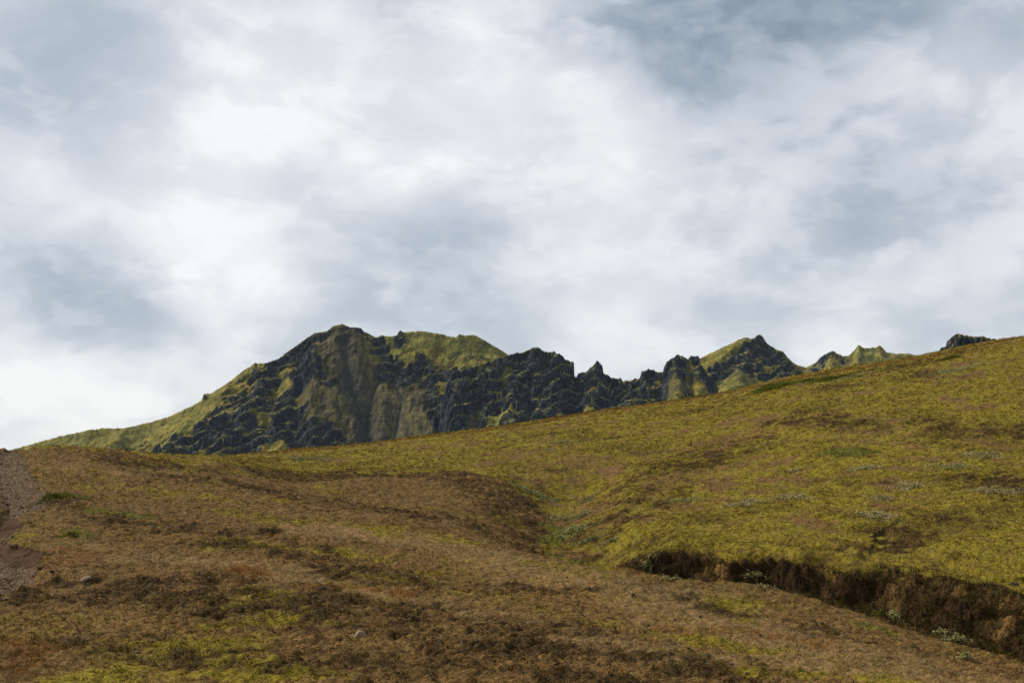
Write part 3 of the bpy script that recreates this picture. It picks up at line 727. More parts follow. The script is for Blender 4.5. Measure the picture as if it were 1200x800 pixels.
shr = [
 (872,592,1.15,1.0,.16,GRY,'pale grey willow patch on the moss right of the hillside hollow',1.2),
 (806,587,1.0,.8,.12,WIL,'thin grey green willow mat left of the palest patch on the moss',.9),
 (926,584,1.1,.9,.12,GRY,'faint grey willow mat upper right of the palest patch',.8),
 (1028,604,1.2,1.0,.14,GRY,'grey willow patch above the dark triangular earth scar',.9),
 (1032,583,1.1,.8,.12,GRY,'small grey willow patch second above the dark triangular earth scar',.8),
 (1064,571,1.3,.9,.13,GRY,'grey green willow mat in the middle of the right hillside',.8),
 (1013,549,1.0,.8,.13,GRY,'small pale willow tuft below the bright green moss spot',.9),
 (1115,548,1.2,1.1,.16,WIL,'grey green willow bush below the grey bush near the right margin',1.0),
 (1150,533,1.3,1.0,.16,GRY,'grey willow bush highest of the group near the right margin',1.0),
 (1168,577,1.6,.9,.13,GRY,'wide grey willow mat at the right margin of the moss slope',.9),
 (930,552,.5,.4,.08,GRY,'tiny pale tuft alone on moss left of the bright green spot',1.0),
 (1120,434,3.0,1.3,.16,WIL,'wide grey green willow mat just below the skyline right of centre',.7),
 (1003,441,2.0,1.2,.18,WIL,'grey green willow mat just below the crest beside olive tufts',.7),
 (908,454,2.1,1.8,.42,GRN,'bright green rounded bush below the crest under the pointed peak',1.4),
 (977,444,2.0,1.4,.28,GRN*.8,'flat olive green bush below the crest between mat and tuft',.9),
 (948,446,1.0,.9,.18,GRN*.7,'small dark olive tuft right of the bright green bush',.8),
 (1113,420,1.6,.9,.14,GRN*.7,'thin olive strip of bush close under the crest by the dark outcrop',.6),
 (672,622,1.6,1.6,.34,WIL,'pale grey green willow thicket filling the mouth of the gully head',1.5),
 (660,609,.8,.7,.25,WIL,'small rounded pale willow bush in the green floor of the gully head',1.6),
 (680,606,.7,.9,.22,WIL*.9,'slender willow sprawl climbing the right side of the gully head',1.0),
 (690,634,1.0,.6,.25,WIL*.85,'dull green willow clump at the lower lip of the gully head',1.3),
 (628,580,1.5,1.0,.24,WIL*.8,'grey willow bush on the left shoulder above the gully head',1.0),
 (686,588,.8,.8,.25,WIL*.8,'small willow sprig at the dark top of the gully head',.8),
 (712,636,.9,.5,.2,GRY*.8,'grey twiggy clump where the turf bank of the gully begins',1.0),
 (761,664,.55,.4,.22,WIL,'small leafy green sprig under the shadowed turf overhang',1.6),
 (790,680,.8,.45,.18,WIL*.9,'low pale green clump at the foot of the gully wall',1.4),
 (888,674,.75,.45,.18,WIL*1.1,'pale leafy clump on the gully floor in the middle of the bank',1.4),
 (900,690,.6,.4,.16,GRY*.8,'small grey clump in the gully bed below the pale leafy clump',1.2),
 (1032,722,.5,.4,.3,GRN*.7,'dark green fern tuft in the shade of the gully wall',1.6),
 (1046,725,.6,.4,.3,WIL,'pale willow sprigs beside the dark green tuft in the gully',1.3),
 (1098,744,.45,.3,.25,WIL,'small pale willow sprig low on the gully wall near the right margin',1.5),
 (1122,752,.8,.45,.35,WIL,'leafy pale willow bush at the foot of the wall nearest the right margin',1.3),
 (1130,770,.4,.3,.2,WIL,'last little willow sprig in the gully bed near the lower right',1.3),
 (360,538,2.5,1.5,.16,WIL*.8,'faint grey willow mat below the low left end of the crest',.5),
 (658,518,1.4,1.1,.14,WIL,'small grey mat on the moss right of two dark turf scars',.7),
 (645,528,.6,.5,.1,WIL,'tiny grey tuft on open moss in the middle of the hillside',.7),
 (84,627,.8,.6,.14,GRN,'green leafy tuft on the brown slope right of the track bend',1.2),
 (64,584,.9,.9,.2,GRN*.7,'dark green tuft on the outer bank of the track bend',1.2),
 (718,478,1.6,.9,.12,WIL*.8,'dim grey mat at the crest below the rock fin',.5),
]
for i, (px, py, w, d, h, pal, lb, dn) in enumerate(shr):
    shrub(px, py, w, d, h, pal, lb, dn, seed=i + 1)
print('plants', time.time() - T0)

# ------------------------------------------------------------------ mountains
SKY = [(-120,549),(-60,540),(0,530),(20,525),(45,517.5),(70,511),(107,503),(120,501.5),(145,501.5),(170,496),(195,489),(220,477.5),(236,469),(239,461),(243,460),(247,461),(250,459),(270,446),(285,434),(297,426.5),(299,424.5),(302,426),(320,422.5)]
SKY = [(-120,549),(-60,540),(0,530),(20,525),(45,517.5),(70,511),(107,503),(120,501.5),(145,501.5),(170,496),(195,489),(220,477.5),(236,469),(239,461.5),(243,460.5),(247,461),(252,458),(270,446),(285,434),(297,426.5),(299,424.5),(302,426),(312,425),(327,419.6),(338,411),(347,405),(356,398),(370,389.7),(383,388),(391,382),(401,379.5),(410,383),(423,384),(426,388),(440,395),(447,393),(457,394),(465,392.6),(469,386.5),(473,389),(490,387.5),(500,388.5),(518,391.5),(525,394),(534,395),(538,391.5),(545,393),(556,392),(565,397),(579,405),(592,413),(603,421),(625,438),(650,455),(700,480)]
SKY2 = [(500,440),(560,428),(585,419),(595,415),(602.6,414),(610.5,413.5),(615,411),(623,406.8),(627,406.5),(633,407.2),(638.6,412),(648.7,412.2),(657.7,415),(662,420.3),(668,421.5),(672.4,424),(673,427.5),(671,437.6),(675,441.4),(678,437.6),(683,436),(689,433),(694,428),(699.4,423.4),(703,424.5),(706,427.5),(707.7,436.5),(712,439),(718,443),(726.7,442),(731,446),(740,444.5),(750,443),(752,434.7),(756,434.5),(761.7,432.3),(767,434),(772,436.5),(777,436),(778,429),(782,424),(785,421),(790,417),(793,415.3),(797,417),(800,416),(803,419),(806,421),(809,417.5),(812,416),(816,416.5),(819,418),(822,428),(835,445),(860,462)]
SKY3 = [(780,446),(800,432),(819,420.5),(831.7,414),(852.7,404.3),(864,398.5),(871,396),(876,395.5),(880.7,396.3),(884,396),(887,393.5),(890,391.3),(892,392),(894,394.5),(899,402),(904,405),(910,409),(915,410.5),(919,413),(923,418.5),(927,423),(935,427.5),(943.7,430),(955,436),(980,446)]
SKY4 = [(915,445),(935,434),(944,430),(950.6,427.7),(955,425.3),(960,420),(965.5,415.5),(971,413),(975,411),(977,411.5),(987.7,417),(994.7,416.5),(1003,408),(1006,403.9),(1009,405.5),(1013,407.8),(1026,406.7),(1030,405),(1032,405.5),(1036,409),(1039,412.5),(1050.7,414.8),(1056,413.6),(1064.6,413.7),(1072,415.5),(1079,417.5),(1092,422),(1120,432)]
SKY5 = [(1092,425),(1099,416),(1101,410),(1103,407),(1108,406),(1110,399),(1113,396.5),(1117,393.5),(1120,391.3),(1124,391),(1130,392.5),(1141,394.5),(1150,394),(1167,397.5),(1186,397.5),(1210,400),(1260,408)]

def build_mountain(name, sky, spurs, d0, rows, step_px, slope, rockpts, screepts, amp, label, seed, base_rock=.2, greenpts=(), rows_back=60, rock_sizes=(26., 9.), rough_sky=.35, cuts=(), tilt=-.4, facets=(), fade=34):
    p0, p1 = sky[0][0], sky[-1][0]
    th = np.arctan((np.arange(p0, p1, step_px) - CX) / F)
    r = np.concatenate([np.linspace(rows[0], rows[1], rows[2], endpoint=False), np.linspace(rows[1], rows[1] + (rows[1] - rows[0]) * .7, rows_back)])
    M_ = Fan(th, r); x, y = M_.X, M_.Y
    wx = x + 4 * fbm(x / 38, y / 38, 3, seed) + .8 * fbm(x / 7, y / 7, 2, seed + 3); wy = y + 5 * fbm(x / 38, y / 38, 3, seed + 5)
    H = np.full(x.shape, -60.0)
    allsp = [[(a, b, d0) if np.ndim(d0) == 0 else (a, b, float(np.interp(a, d0[0], d0[1]))) for a, b in sky[::2] + [sky[-1]]]] + spurs
    for k, sp in enumerate(allsp):
        P3 = [((a - CX) / F * dd, dd, (HY - b) / F * dd) for a, b, dd in sp]
        for (ax, ay, az), (bx, by, bz) in zip(P3[:-1], P3[1:]):
            dx, dy = bx - ax, by - ay; l2 = dx * dx + dy * dy + 1e-9
            t = np.clip(((wx - ax) * dx + (wy - ay) * dy) / l2, 0, 1)
            d = np.hypot(wx - ax - t * dx, wy - ay - t * dy)
            h = az + t * (bz - az) - slope * (np.sqrt(d * d + 9) - 3) * (1.0 + .25 * np.exp(-d / 25))
            m = np.maximum(H, h); H = m + 1.2 * np.exp(-np.abs(H - h) / 1.6)     # slight smooth union
    for tri in facets:                               # planar scree faces
        (ax, ay, az), (bx, by, bz), (cx, cy, cz) = [((a - CX) / F * dd, dd, (HY - b) / F * dd) for a, b, dd in tri]
        den = (by - cy) * (ax - cx) + (cx - bx) * (ay - cy)
        u = ((by - cy) * (wx - cx) + (cx - bx) * (wy - cy)) / den; v = ((cy - ay) * (wx - cx) + (ax - cx) * (wy - cy)) / den
        w_ = 1 - u - v; ins = (u >= 0) & (v >= 0) & (w_ >= 0)
        H = np.where(ins, np.maximum(H, u * az + v * bz + w_ * cz), H)
    # cover
    def dm(ptslist, warp=6):
        o = np.zeros(x.shape); xx = x + warp * fbm(x / 15, y / 15, 3, seed + 11); yy = y + warp * 1.5 * fbm(x / 15, y / 15, 3, seed + 14)
        M_.Z = H
        for line, w, kk in ptslist:
            p = [M_.hit(a, b, 100)[:2] for a, b in line]
            if len(p) == 1: p.append((p[0][0] + .5, p[0][1]))
            d, _, _ = seg_dist(xx, yy, p); o = np.maximum(o, kk * (1 - sstep(w * .6, w * 1.4, d)))
        return o
    rk = dm(rockpts); scm = dm(screepts); gm = dm(greenpts)
    gul = np.zeros(x.shape)
    for line, wd_, dp in cuts:                      # sharp V-shaped gullies
        p = [M_.hit(a, b, 100)[:2] for a, b in line]
        d, _, par_ = seg_dist(x + 1.5 * fbm(x / 20, y / 20, 3, seed + 80), y, p)
        tot = sum(math.dist(p[i], p[i + 1]) for i in range(len(p) - 1))
        H = H - 1.3 * dp * np.exp(-d / wd_) * (.35 + .65 * sstep(0, .5, par_ / tot))
        gul = np.maximum(gul, (dp > 6.5) * np.exp(-(d / (wd_ * (.38 + .5 * sstep(0, 60, par_)* (dp > 12)))) ** 2))
        rk = rk * (1 - .3 * np.exp(-(d / (wd_ * .6)) ** 2))
    nr_ = ridged(x / 30, y / 30, 4, seed + 21)
    rk = np.clip(np.maximum(rk, base_rock * sstep(.1, .5, nr_)) * (1 - .8 * gm) + (.8 * fbm(x / 24, y / 24, 3, seed + 25) - .02) * (rk > .05), 0, 1)
    rk = rk * (1 - .50 * sstep(.3, .9, scm) * (1 - sstep(.82, .97, rk)))
    # crags
    a1, a2, ac = cells(x / (rock_sizes[0] * 1.35) + .3 * fbm(x / 15, y / 15, 2, seed), y / (rock_sizes[0] * .85) + .012 * x, seed + 2)
    b1, b2, bc = cells(x / (rock_sizes[1] * 1.4) + .3 * fbm(x / 6, y / 6, 2, seed), y / (rock_sizes[1] * .9), seed + 4)
    e1, e2, ec = cells(x / 4.2, y / 4.6, seed + 6)
    crag = amp * (1.15 * (ac - .5) * sstep(0, .10, a2 - a1) + .85 * (bc - .45) * sstep(0, .16, b2 - b1) + .14 * (ec - .4)) + amp * .7 * ridged(x / 30, y / 20, 3, seed + 8, .4) - amp * .45
    H = H + rk * crag * .9
    for stp, am_ in ((11., .8), (4.5, .6)):
        q = (H + tilt * x + 7 * fbm(x / 30, y / 30, 3, seed + 70)) / stp; fl = np.floor(q)
        H = H + rk * am_ * (fl + sstep(.45, .80, q - fl) - q) * stp
    # drainage rills on open slopes
    H += (1 - rk) * (1.1 * ridged(x / 6 + .5 * fbm(x / 20, y / 20, 2, seed), y / 90, 3, seed + 9) + .5 * fbm(x / 5, y / 5, 4, seed + 10) * (1 - .6 * scm) + 2.2 * fbm(x / 22, y / 30, 3, seed + 12) * (1 - .80 * scm))
    H += (.45 - .1 * scm + 1.3 * rk) * fbm(x / 4, y / 3, 4, seed + 13, .6) + 1.6 * rk * ridged(x / 8, y / 5, 3, seed + 14)
    # skyline calibration: broad correction of the heights, then crest detail near the ridge only
    px = CX + F * np.tan(th); want = (HY - np.interp(px, [s[0] for s in sky], [s[1] for s in sky])) / F
    want = want + rough_sky / F * (1.6 * perlin(px / 4.2, 0 * px, seed + 60) + 1.0 * perlin(px / 2.0, 0 * px, seed + 61) + 1.2 * np.floor(2.2 * perlin(px / 6.5, 0 * px, seed + 62)) * .5)
    for it in range(2):
        el = H / y; k = np.argmax(el, 0); act = el[k, np.arange(len(th))]
        dz = (want - act) * y[k, np.arange(len(th))]
        w = int(14 / step_px); ker = np.hanning(2 * w + 3)[1:-1]; ker /= ker.sum()
        lo = np.convolve(np.pad(dz, (w, w), 'edge'), ker, 'valid')
        H += lo[None]
    for it in range(3):
        el = H / y; k = np.argmax(el, 0); act = el[k, np.arange(len(th))]; yk = y[k, np.arange(len(th))]
        dz = (want - act) * yk
        ks = np.convolve(np.pad(yk, (8, 8), 'edge'), np.ones(17) / 17, 'valid')
        H += dz[None] * np.exp(-((y - ks[None]) / 9.0) ** 2)
    for it in range(6):                       # nothing may stand above the photographed ridge
        lim = want[None] * y; H = np.where(H > lim, lim - .4 * np.minimum(H - lim, 6), H)
    H = H - 90 * (1 - sstep(0, fade, px - p0))[None] ** 1.5 - 90 * (1 - sstep(0, 25, p1 - px))[None] ** 1.5 * (p1 < 1200)
    M_.Z = H
    # steep ground is bare rock
    gy = np.gradient(H, axis=0) / np.gradient(r)[:, None]; gx = np.gradient(H, axis=1) / (np.gradient(th)[None] * M_.R)
    sl = np.hypot(gx, gy)
    for ax_, w_ in ((0, 9), (1, 9)):
        cs_ = np.cumsum(np.pad(sl, [(w_ + 1, w_) if a_ == ax_ else (0, 0) for a_ in (0, 1)], 'edge'), ax_)
        sl = (cs_[2 * w_ + 1:] - cs_[:-2 * w_ - 1] if ax_ == 0 else cs_[:, 2 * w_ + 1:] - cs_[:, :-2 * w_ - 1]) / (2 * w_ + 1)
    rkc = np.clip(rk * (.17 + .95 * sstep(.75, 1.4, sl)) + .4 * sstep(1.5, 2.4, sl) + .35 * rk * fbm(x / 14, y / 14, 3, seed + 30), 0, 1)
    dz_ = np.minimum(rk, 1)
    cs = M_.R
    co_ = np.stack([x, y, H], -1).reshape(-1, 3)
    cv = np.stack([rkc, scm, gul], -1).reshape(-1, 3)
    o = mesh_from(name, co_, grid_faces(*x.shape), [MM], {'cover_a': cv})
    tag(o, label, 'mountain', kind='structure')
    return M_
MM = mountain_material()

main = build_mountain('mountain', SKY,
  [[(356,398,1240),(335,425,1205),(310,440,1180),(285,475,1130),(262,505,1085),(240,540,1040)],
   [(335,425,1205),(322,470,1140),(330,510,1075),(335,545,1035)],
   [(385,392,1235),(372,425,1195),(352,440,1180),(345,475,1130),(372,512,1080),(380,545,1040)],
   [(372,425,1195),(379,448,1172),(400,485,1125),(430,524,1080)], [(379,448,1172),(362,480,1125),(345,520,1080)],
   [(457,396,1235),(457,412,1215),(437,450,1170),(424,468,1145)],
   [(457,412,1215),(459,434,1190),(452,470,1140),(443,520,1075)], [(459,434,1190),(466,460,1155),(472,490,1110)],
   [(469,387,1230),(476,412,1205),(488,452,1160),(476,484,1120),(461,526,1070)], [(488,452,1160),(502,482,1120),(520,522,1070)],
   [(491,388,1240),(505,418,1205),(520,440,1170),(530,470,1130),(545,520,1060)],
   [(556,392,1245),(552,415,1215),(565,440,1185),(580,480,1130)],
   [(240,461,1235),(222,490,1190),(205,512,1140),(190,545,1070)],
   [(145,501,1240),(130,520,1190),(110,545,1120)]],
  ([-120,300,400,600,700],[1260,1245,1230,1245,1260]), (1035, 1262, 420), .62, .78,
  [([(225,520),(270,490),(310,450),(350,420)], 55, .55), ([(350,500),(380,515)], 40, .5), ([(515,420),(560,440)], 30, .5), ([(356,400),(320,425),(285,445),(262,470)], 16, .95), ([(300,450),(330,460),(350,430)], 14, .9), ([(240,500),(270,512),(300,520)], 22, .95),
   ([(340,500),(370,510),(395,518)], 16, .9), ([(300,480),(340,485)], 18, .85), ([(200,522),(225,505)], 10, .8), ([(391,384),(420,388),(440,396),(445,415)], 9, .85),
   ([(469,390),(474,396)], 5, .9), ([(455,425),(470,440),(480,445)], 12, .95), ([(505,435),(530,445),(560,440)], 14, .9), ([(500,455),(510,480),(520,500)], 10, .9),
   ([(375,440),(385,445)], 9, .8), ([(405,430),(412,445)], 5, .6), ([(487,412),(495,425)], 6, .7), ([(535,395),(542,393)], 3, .7), ([(545,400),(552,410)], 5, .5), ([(239,463),(244,463)], 3, 1), ([(150,525),(165,520)], 5, .8), ([(515,395),(512,408)], 4, .5), ([(437,450),(425,468),(430,490),(437,514)], 2.5, .6), ([(405,425),(425,468)], 2.0, .5)],
  [([(400,400),(410,430),(425,470),(432,510)], 26, 1.0), ([(440,440),(460,480),(470,510)], 22, 1.0), ([(488,458),(482,500),(498,505)], 17, 1.0), ([(380,455),(370,505),(405,515)], 22, .9), ([(500,395),(530,410),(505,425)], 9, .35)],
  15, 'high green and brown mountain with dark crags and scree gullies left of centre', 1,
  facets=[[(488,452,1160),(461,526,1070),(520,522,1070)], [(379,448,1172),(345,520,1080),(430,524,1080)], [(459,434,1190),(443,520,1075),(470,490,1115)]],
  cuts=[([(404,392),(408,420),(416,445),(426,470),(433,498),(441,522)], 15, 15), ([(452,405),(442,435),(427,468)], 9, 9), ([(474,448),(466,480),(455,518)], 6, 7), ([(503,462),(514,485),(524,510)], 7, 7), ([(340,400),(325,440),(310,490)], 10, 6), ([(520,396),(512,412),(505,430)], 7, 5), ([(548,400),(535,415),(530,432)], 7, 4), ([(300,440),(275,475),(255,510)], 10, 6)],
  greenpts=[([(490,396),(520,404),(555,404),(580,412)], 22, .8), ([(515,425),(550,425),(590,430)], 12, .7), ([(60,520),(150,512),(215,488),(270,452)], 16, .8), ([(292,436),(300,430)], 8, .7), ([(250,490),(270,470)], 9, .9), ([(310,478),(325,468)], 8, .8), ([(330,440),(340,448)], 6, .8), ([(600,470)], 8, .7)])
ridge = build_mountain('rocky_ridge', SKY2,
  [[(602,414,1090),(575,428,1075),(548,442,1055),(530,470,1025),(518,500,985),(515,520,960)],
   [(575,428,1075),(575,455,1045),(560,490,1000),(545,515,960)],
   [(627,407,1085),(612,440,1050),(606,470,1015),(600,510,960)],
   [(650,413,1085),(648,440,1050),(640,470,1010),(640,500,965)],
   [(672,426,1080),(690,452,1040),(680,480,990)],
   [(700,424,1080),(706,450,1050),(715,480,990)],
   [(761,433,1090),(755,450,1060),(742,475,1000)],
   [(793,416,1095),(790,436,1070),(800,450,1045),(795,470,1010)],
   [(812,417,1095),(822,440,1060),(820,465,1010)]],
  1090, (930, 1112, 330), .55, .95,
  [([(602,420),(560,445),(520,450)], 30, 1.0), ([(540,480),(530,505)], 24, 1.0), ([(570,480),(590,470),(620,450),(650,440)], 34, 1.0), ([(610,500),(640,480),(680,470),(720,465)], 26, 1.0), ([(660,425),(690,440),(740,455)], 24, 1.0), ([(755,438),(790,425),(812,425)], 16, 1.0), ([(750,470),(770,460)], 12, .8), ([(795,458),(800,452)], 6, .95), ([(820,440),(825,450)], 5, .8)],
  [([(780,450),(800,458)], 10, .6)],
  13, 'jagged dark basalt crag ridge with green ledges in the middle of the skyline', 2, base_rock=.6,
  cuts=[([(585,430),(560,460),(540,500)], 12, 10), ([(625,425),(618,455),(620,490)], 9, 9), ([(690,440),(668,465),(665,482)], 9, 8), ([(733,450),(725,470)], 7, 6), ([(775,440),(772,465)], 6, 6), ([(806,424),(808,440),(812,460)], 6, 6)],
  greenpts=[([(580,500),(590,480)], 11, 1.0), ([(548,475),(556,468)], 6, .9), ([(600,432),(590,440)], 5, .9), ([(625,440),(640,432)], 5, .8), ([(680,480),(665,484),(690,474)], 9, 1.0), ([(770,445),(785,455),(800,462)], 9, .9), ([(815,430),(825,455)], 8, .9), ([(722,460)], 4, .7)], rock_sizes=(20., 8.), rough_sky=.9)
peak = build_mountain('pointed_peak', SKY3,
  [[(890,391,1280),(878,412,1255),(865,435,1215),(855,460,1150)],
   [(871,396,1280),(845,420,1250),(825,450,1200)],
   [(899,402,1280),(900,425,1250),(895,450,1190)],
   [(915,410,1280),(920,430,1245),(915,450,1190)]],
  1285, (1120, 1305, 260), .55, .8,
  [([(890,394),(888,410),(870,425)], 14, 1.0), ([(905,410),(920,418)], 14, 1.0), ([(890,430),(915,435)], 14, .95), ([(862,420),(850,438)], 10, .9), ([(840,440),(830,446)], 7, .7)],
  [([(860,440),(880,438)], 9, .5)], 11, 'pointed green peak with dark rocky right flank above the hill crest', 3,
  greenpts=[([(830,425),(845,412),(862,400)], 18, .9), ([(893,420),(898,422)], 4, .9), ([(905,438),(912,440)], 5, .8)])
peaks = build_mountain('far_peaks', SKY4,
  [[(976,411,1500),(970,430,1450),(965,450,1380)], [(1006,404,1500),(1000,425,1450),(992,445,1390)], [(1032,405,1500),(1035,425,1450),(1030,440,1400)], [(1060,414,1500),(1062,430,1450)]],
  1500, (1340, 1525, 220), .55, .75,
  [([(976,413),(962,424)], 14, .9), ([(955,428),(985,420)], 10, .8), ([(1006,405)], 6, .8), ([(1030,419),(1034,424)], 8, .9), ([(1032,406)], 4, .8)],
  [([(1010,425),(1030,425)], 14, .4)], 8, 'two small green peaks on the skyline right of the pointed peak', 4)
crop = build_mountain('rock_outcrop', SKY5,
  [[(1101,410,700),(1098,420,680)], [(1120,391,705),(1118,402,690),(1115,420,660)], [(1150,394,710),(1145,410,680)]],
  705, (620, 716, 200), .5, 1.1,
  [([(1095,412),(1110,402),(1130,400),(1160,402),(1200,405)], 30, 1.0)],
  [], 5.5, 'dark low rock outcrop peeping over the hill crest at far right', 5, base_rock=.9, rock_sizes=(9., 3.6), rough_sky=.6, fade=5)
print('mountains', time.time() - T0)

# ------------------------------------------------------------------ haze
Zlo = float(min(co[:, 2].min(), -70)) - 1; Zhi = 175.0
bx, by = 9100, 9100
hv = np.array([(sx * bx, sy * by, z) for z in (Zlo, Zhi) for sx, sy in ((-1, -1), (1, -1), (1, 1), (-1, 1))], float)
hf = np.array([(0, 3, 2, 1), (4, 5, 6, 7), (0, 1, 5, 4), (1, 2, 6, 5), (2, 3, 7, 6), (3, 0, 4, 7)])
hm, nt = new_mat('thin_air'); t = NT(nt)
pv = t.n('ShaderNodeVolumePrincipled'); pv.inputs['Color'].default_value = (.72, .84, 1, 1); pv.inputs['Density'].default_value = 0.000032; pv.inputs['Anisotropy'].default_value = 0.0
oo = t.n('ShaderNodeOutputMaterial'); t.l(pv.outputs[0], oo.inputs['Volume'])
hz = mesh_from('haze', hv, hf, [hm], smooth=False); tag(hz, 'thin bluish haze in the air in front of the mountains', 'haze', kind='stuff')

# ------------------------------------------------------------------ sky, sun
SUN_EL, SUN_AZ = 44.0, -58.0     # degrees; azimuth measured from straight ahead, minus = left
w = bpy.data.worlds.new('World'); sc.world = w; w.use_nodes = True
nt = w.node_tree; nt.nodes.clear(); t = NT(nt)
tc = t.n('ShaderNodeTexCoord').outputs['Generated']
def vdir(px, py):
    v = np.array([(px - CX) / F, 1.0, (HY - py) / F]); return v / np.linalg.norm(v)
nz = t.n('ShaderNodeTexNoise'); nz.inputs['Scale'].default_value = 4.2; nz.inputs['Detail'].default_value = 8; nz.inputs['Roughness'].default_value = .55; t.l(tc, nz.inputs['Vector'])
vs = t.n('ShaderNodeVectorMath', operation='SUBTRACT'); t.l(nz.outputs['Color'], vs.inputs[0]); vs.inputs[1].default_value = (.5, .5, .5)
vm = t.n('ShaderNodeVectorMath', operation='SCALE'); t.l(vs.outputs[0], vm.inputs[0]); vm.inputs['Scale'].default_value = .13
va = t.n('ShaderNodeVectorMath', operation='ADD'); t.l(tc, va.inputs[0]); t.l(vm.outputs[0], va.inputs[1])
vn = t.n('ShaderNodeVectorMath', operation='NORMALIZE'); t.l(va.outputs[0], vn.inputs[0])
wd = vn.outputs[0]
blobs = [ # px, py, radius px, gain
 (590,95,85,.24),(560,190,70,.14),(680,110,60,.16),(480,165,85,.12),(310,110,85,.16),(270,160,60,.16),(60,240,60,.26),(170,235,70,.22),(230,280,90,.16),(240,330,60,.18),
 (110,455,75,.32),(35,470,60,.16),(180,470,50,.14),(0,350,40,.20),(400,90,70,.10),(330,300,60,.16),(470,230,50,.12),(720,420,50,.14),(640,330,80,.03),(820,200,90,.07),(900,260,70,.04),(1120,60,60,.18),(1080,110,110,.04),(980,400,60,.10),(650,415,40,.12),
 (660,0,80,-.14),(760,5,80,-.17),(870,20,85,-.22),(980,10,80,-.20),(1080,0,70,-.20),(1180,10,60,-.20),(900,-60,200,-.15),(480,15,55,-.10),(850,100,60,-.08),(60,310,75,-.26),(110,350,85,-.25),(190,390,80,-.22),(120,60,100,-.08),(190,120,70,-.03),(60,190,50,-.12),(210,195,70,-.10),
 (470,310,75,-.18),(540,310,60,-.16),(430,350,60,-.05),(1050,200,100,-.10),(1000,240,90,-.10),(900,300,110,-.06),(1150,300,90,-.06),(700,330,60,-.05),(300,390,70,-.06),(840,70,70,-.10),(870,140,60,-.04),(1180,180,60,-.03),(560,375,60,-.04),(0,60,60,-.08)]
acc = None
for px, py, rad, g in blobs:
    if g < 0: g *= .72 if py > 40 else .9
    c = vdir(px, py); s2 = (rad * 1.15 / F) ** 2
    dt = t.n('ShaderNodeVectorMath', operation='DOT_PRODUCT'); t.l(wd, dt.inputs[0]); dt.inputs[1].default_value = tuple(c)
    e = t.math('EXPONENT', t.math('MULTIPLY', t.math('SUBTRACT', dt.outputs['Value'], 1.0), 2.0 / s2))
    acc = t.math('MULTIPLY', e, g) if acc is None else t.math('MULTIPLY_ADD', e, g, acc)
mp = t.n('ShaderNodeMapping'); mp.inputs['Scale'].default_value = (1, 1, 1.75); mp.inputs['Location'].default_value = (3.1, 1.7, .4); t.l(tc, mp.inputs[0])
f1 = t.noise(mp.outputs[0], 4.5, 6, .5, 0); f2 = t.noise(mp.outputs[0], 12.0, 8, .52, .25)
val = t.math('ADD', acc, t.math('MULTIPLY', t.math('SUBTRACT', f1, .5), .50))
val = t.math('ADD', val, t.math('MULTIPLY', t.math('SUBTRACT', f2, .5), .50))
def edge(n, lo, hi, amt):                        # cloud masses with a firmer rim
    mr = t.n('ShaderNodeMapRange', interpolation_type='SMOOTHSTEP'); t.l(n, mr.inputs[0]); mr.inputs[1].default_value = lo; mr.inputs[2].default_value = hi
    mr.inputs[3].default_value = -amt; mr.inputs[4].default_value = amt; return mr.outputs[0]
val = t.math('ADD', val, edge(t.math('ADD', f1, t.math('MULTIPLY', t.math('SUBTRACT', f2, .5), .45)), .46, .56, .055))
val = t.math('ADD', val, edge(t.math('ADD', f2, t.math('MULTIPLY', t.math('SUBTRACT', t.noise(mp.outputs[0], 34.0, 6, .55, 0), .5), .55)), .45, .60, .040))
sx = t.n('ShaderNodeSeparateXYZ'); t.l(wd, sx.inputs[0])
back_dim = t.math('MULTIPLY_ADD', sx.outputs[1], -1.4, .5, clamp=True)     # unseen sky dimmed behind and beside the viewer, added to make light directional
val = t.math('ADD', val, t.math('MULTIPLY_ADD', back_dim, -.38, .61))
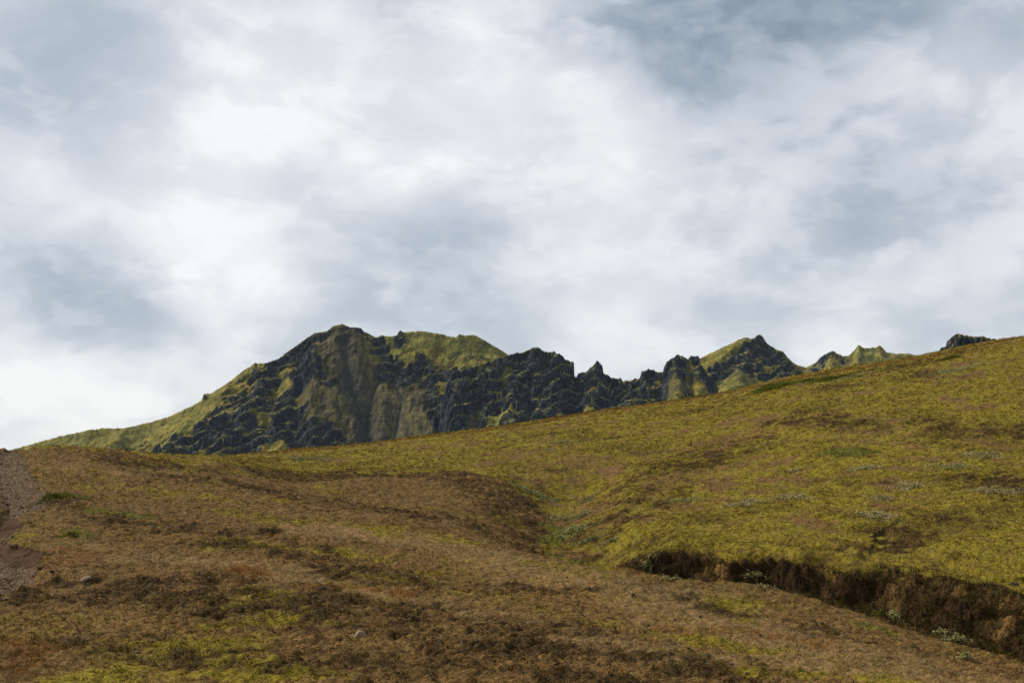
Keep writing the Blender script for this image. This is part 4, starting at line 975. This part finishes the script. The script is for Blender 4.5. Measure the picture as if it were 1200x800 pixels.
ccol = t.ramp(val, [(0.02, (.24, .30, .37)), (0.28, (.42, .48, .55)), (0.48, (.60, .64, .70)), (0.68, (.745, .765, .80)), (.97, (.94, .935, .935))])
sky = t.n('ShaderNodeTexSky'); sky.sky_type = 'NISHITA'; sky.sun_disc = False
sky.sun_elevation = math.radians(SUN_EL); sky.sun_rotation = math.radians(SUN_AZ); sky.altitude = 600
b1 = t.n('ShaderNodeBackground'); b1.inputs[1].default_value = .05; t.l(sky.outputs[0], b1.inputs[0])
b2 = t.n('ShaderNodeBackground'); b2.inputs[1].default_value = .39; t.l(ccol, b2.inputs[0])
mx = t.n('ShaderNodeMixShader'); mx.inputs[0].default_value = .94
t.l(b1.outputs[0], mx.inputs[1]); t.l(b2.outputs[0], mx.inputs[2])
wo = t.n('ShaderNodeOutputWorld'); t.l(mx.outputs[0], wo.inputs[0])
w.cycles.sampling_method = 'MANUAL'; w.cycles.sample_map_resolution = 256

sl = bpy.data.lights.new('sun', 'SUN'); sl.energy = 1.5; sl.angle = math.radians(11); sl.color = (1, .94, .82)
so = bpy.data.objects.new('sun', sl); COL.objects.link(so)
el, az = math.radians(SUN_EL), math.radians(SUN_AZ)
sdir = np.array([math.sin(az) * math.cos(el), math.cos(az) * math.cos(el), math.sin(el)])
from mathutils import Vector
so.rotation_euler = Vector(sdir).to_track_quat('Z', 'Y').to_euler()
so.location = (0, 0, 60)

# ------------------------------------------------------------------ camera
cam = bpy.data.cameras.new('camera'); cam.sensor_width = 36; cam.lens = 45.0; cam.clip_start = .1; cam.clip_end = 30000
cam.shift_y = 160 / 1200
cobj = bpy.data.objects.new('camera', cam); COL.objects.link(cobj); cobj.rotation_euler = (math.radians(90), 0, 0)
sc.camera = cobj
sc.view_settings.view_transform = 'Standard'; sc.view_settings.look = 'None'; sc.view_settings.gamma = 1; sc.view_settings.exposure = 1.4
sc.view_settings.use_curve_mapping = False
sc.cycles.max_bounces = 5; sc.cycles.diffuse_bounces = 2; sc.cycles.volume_bounces = 0
print('done', time.time() - T0)
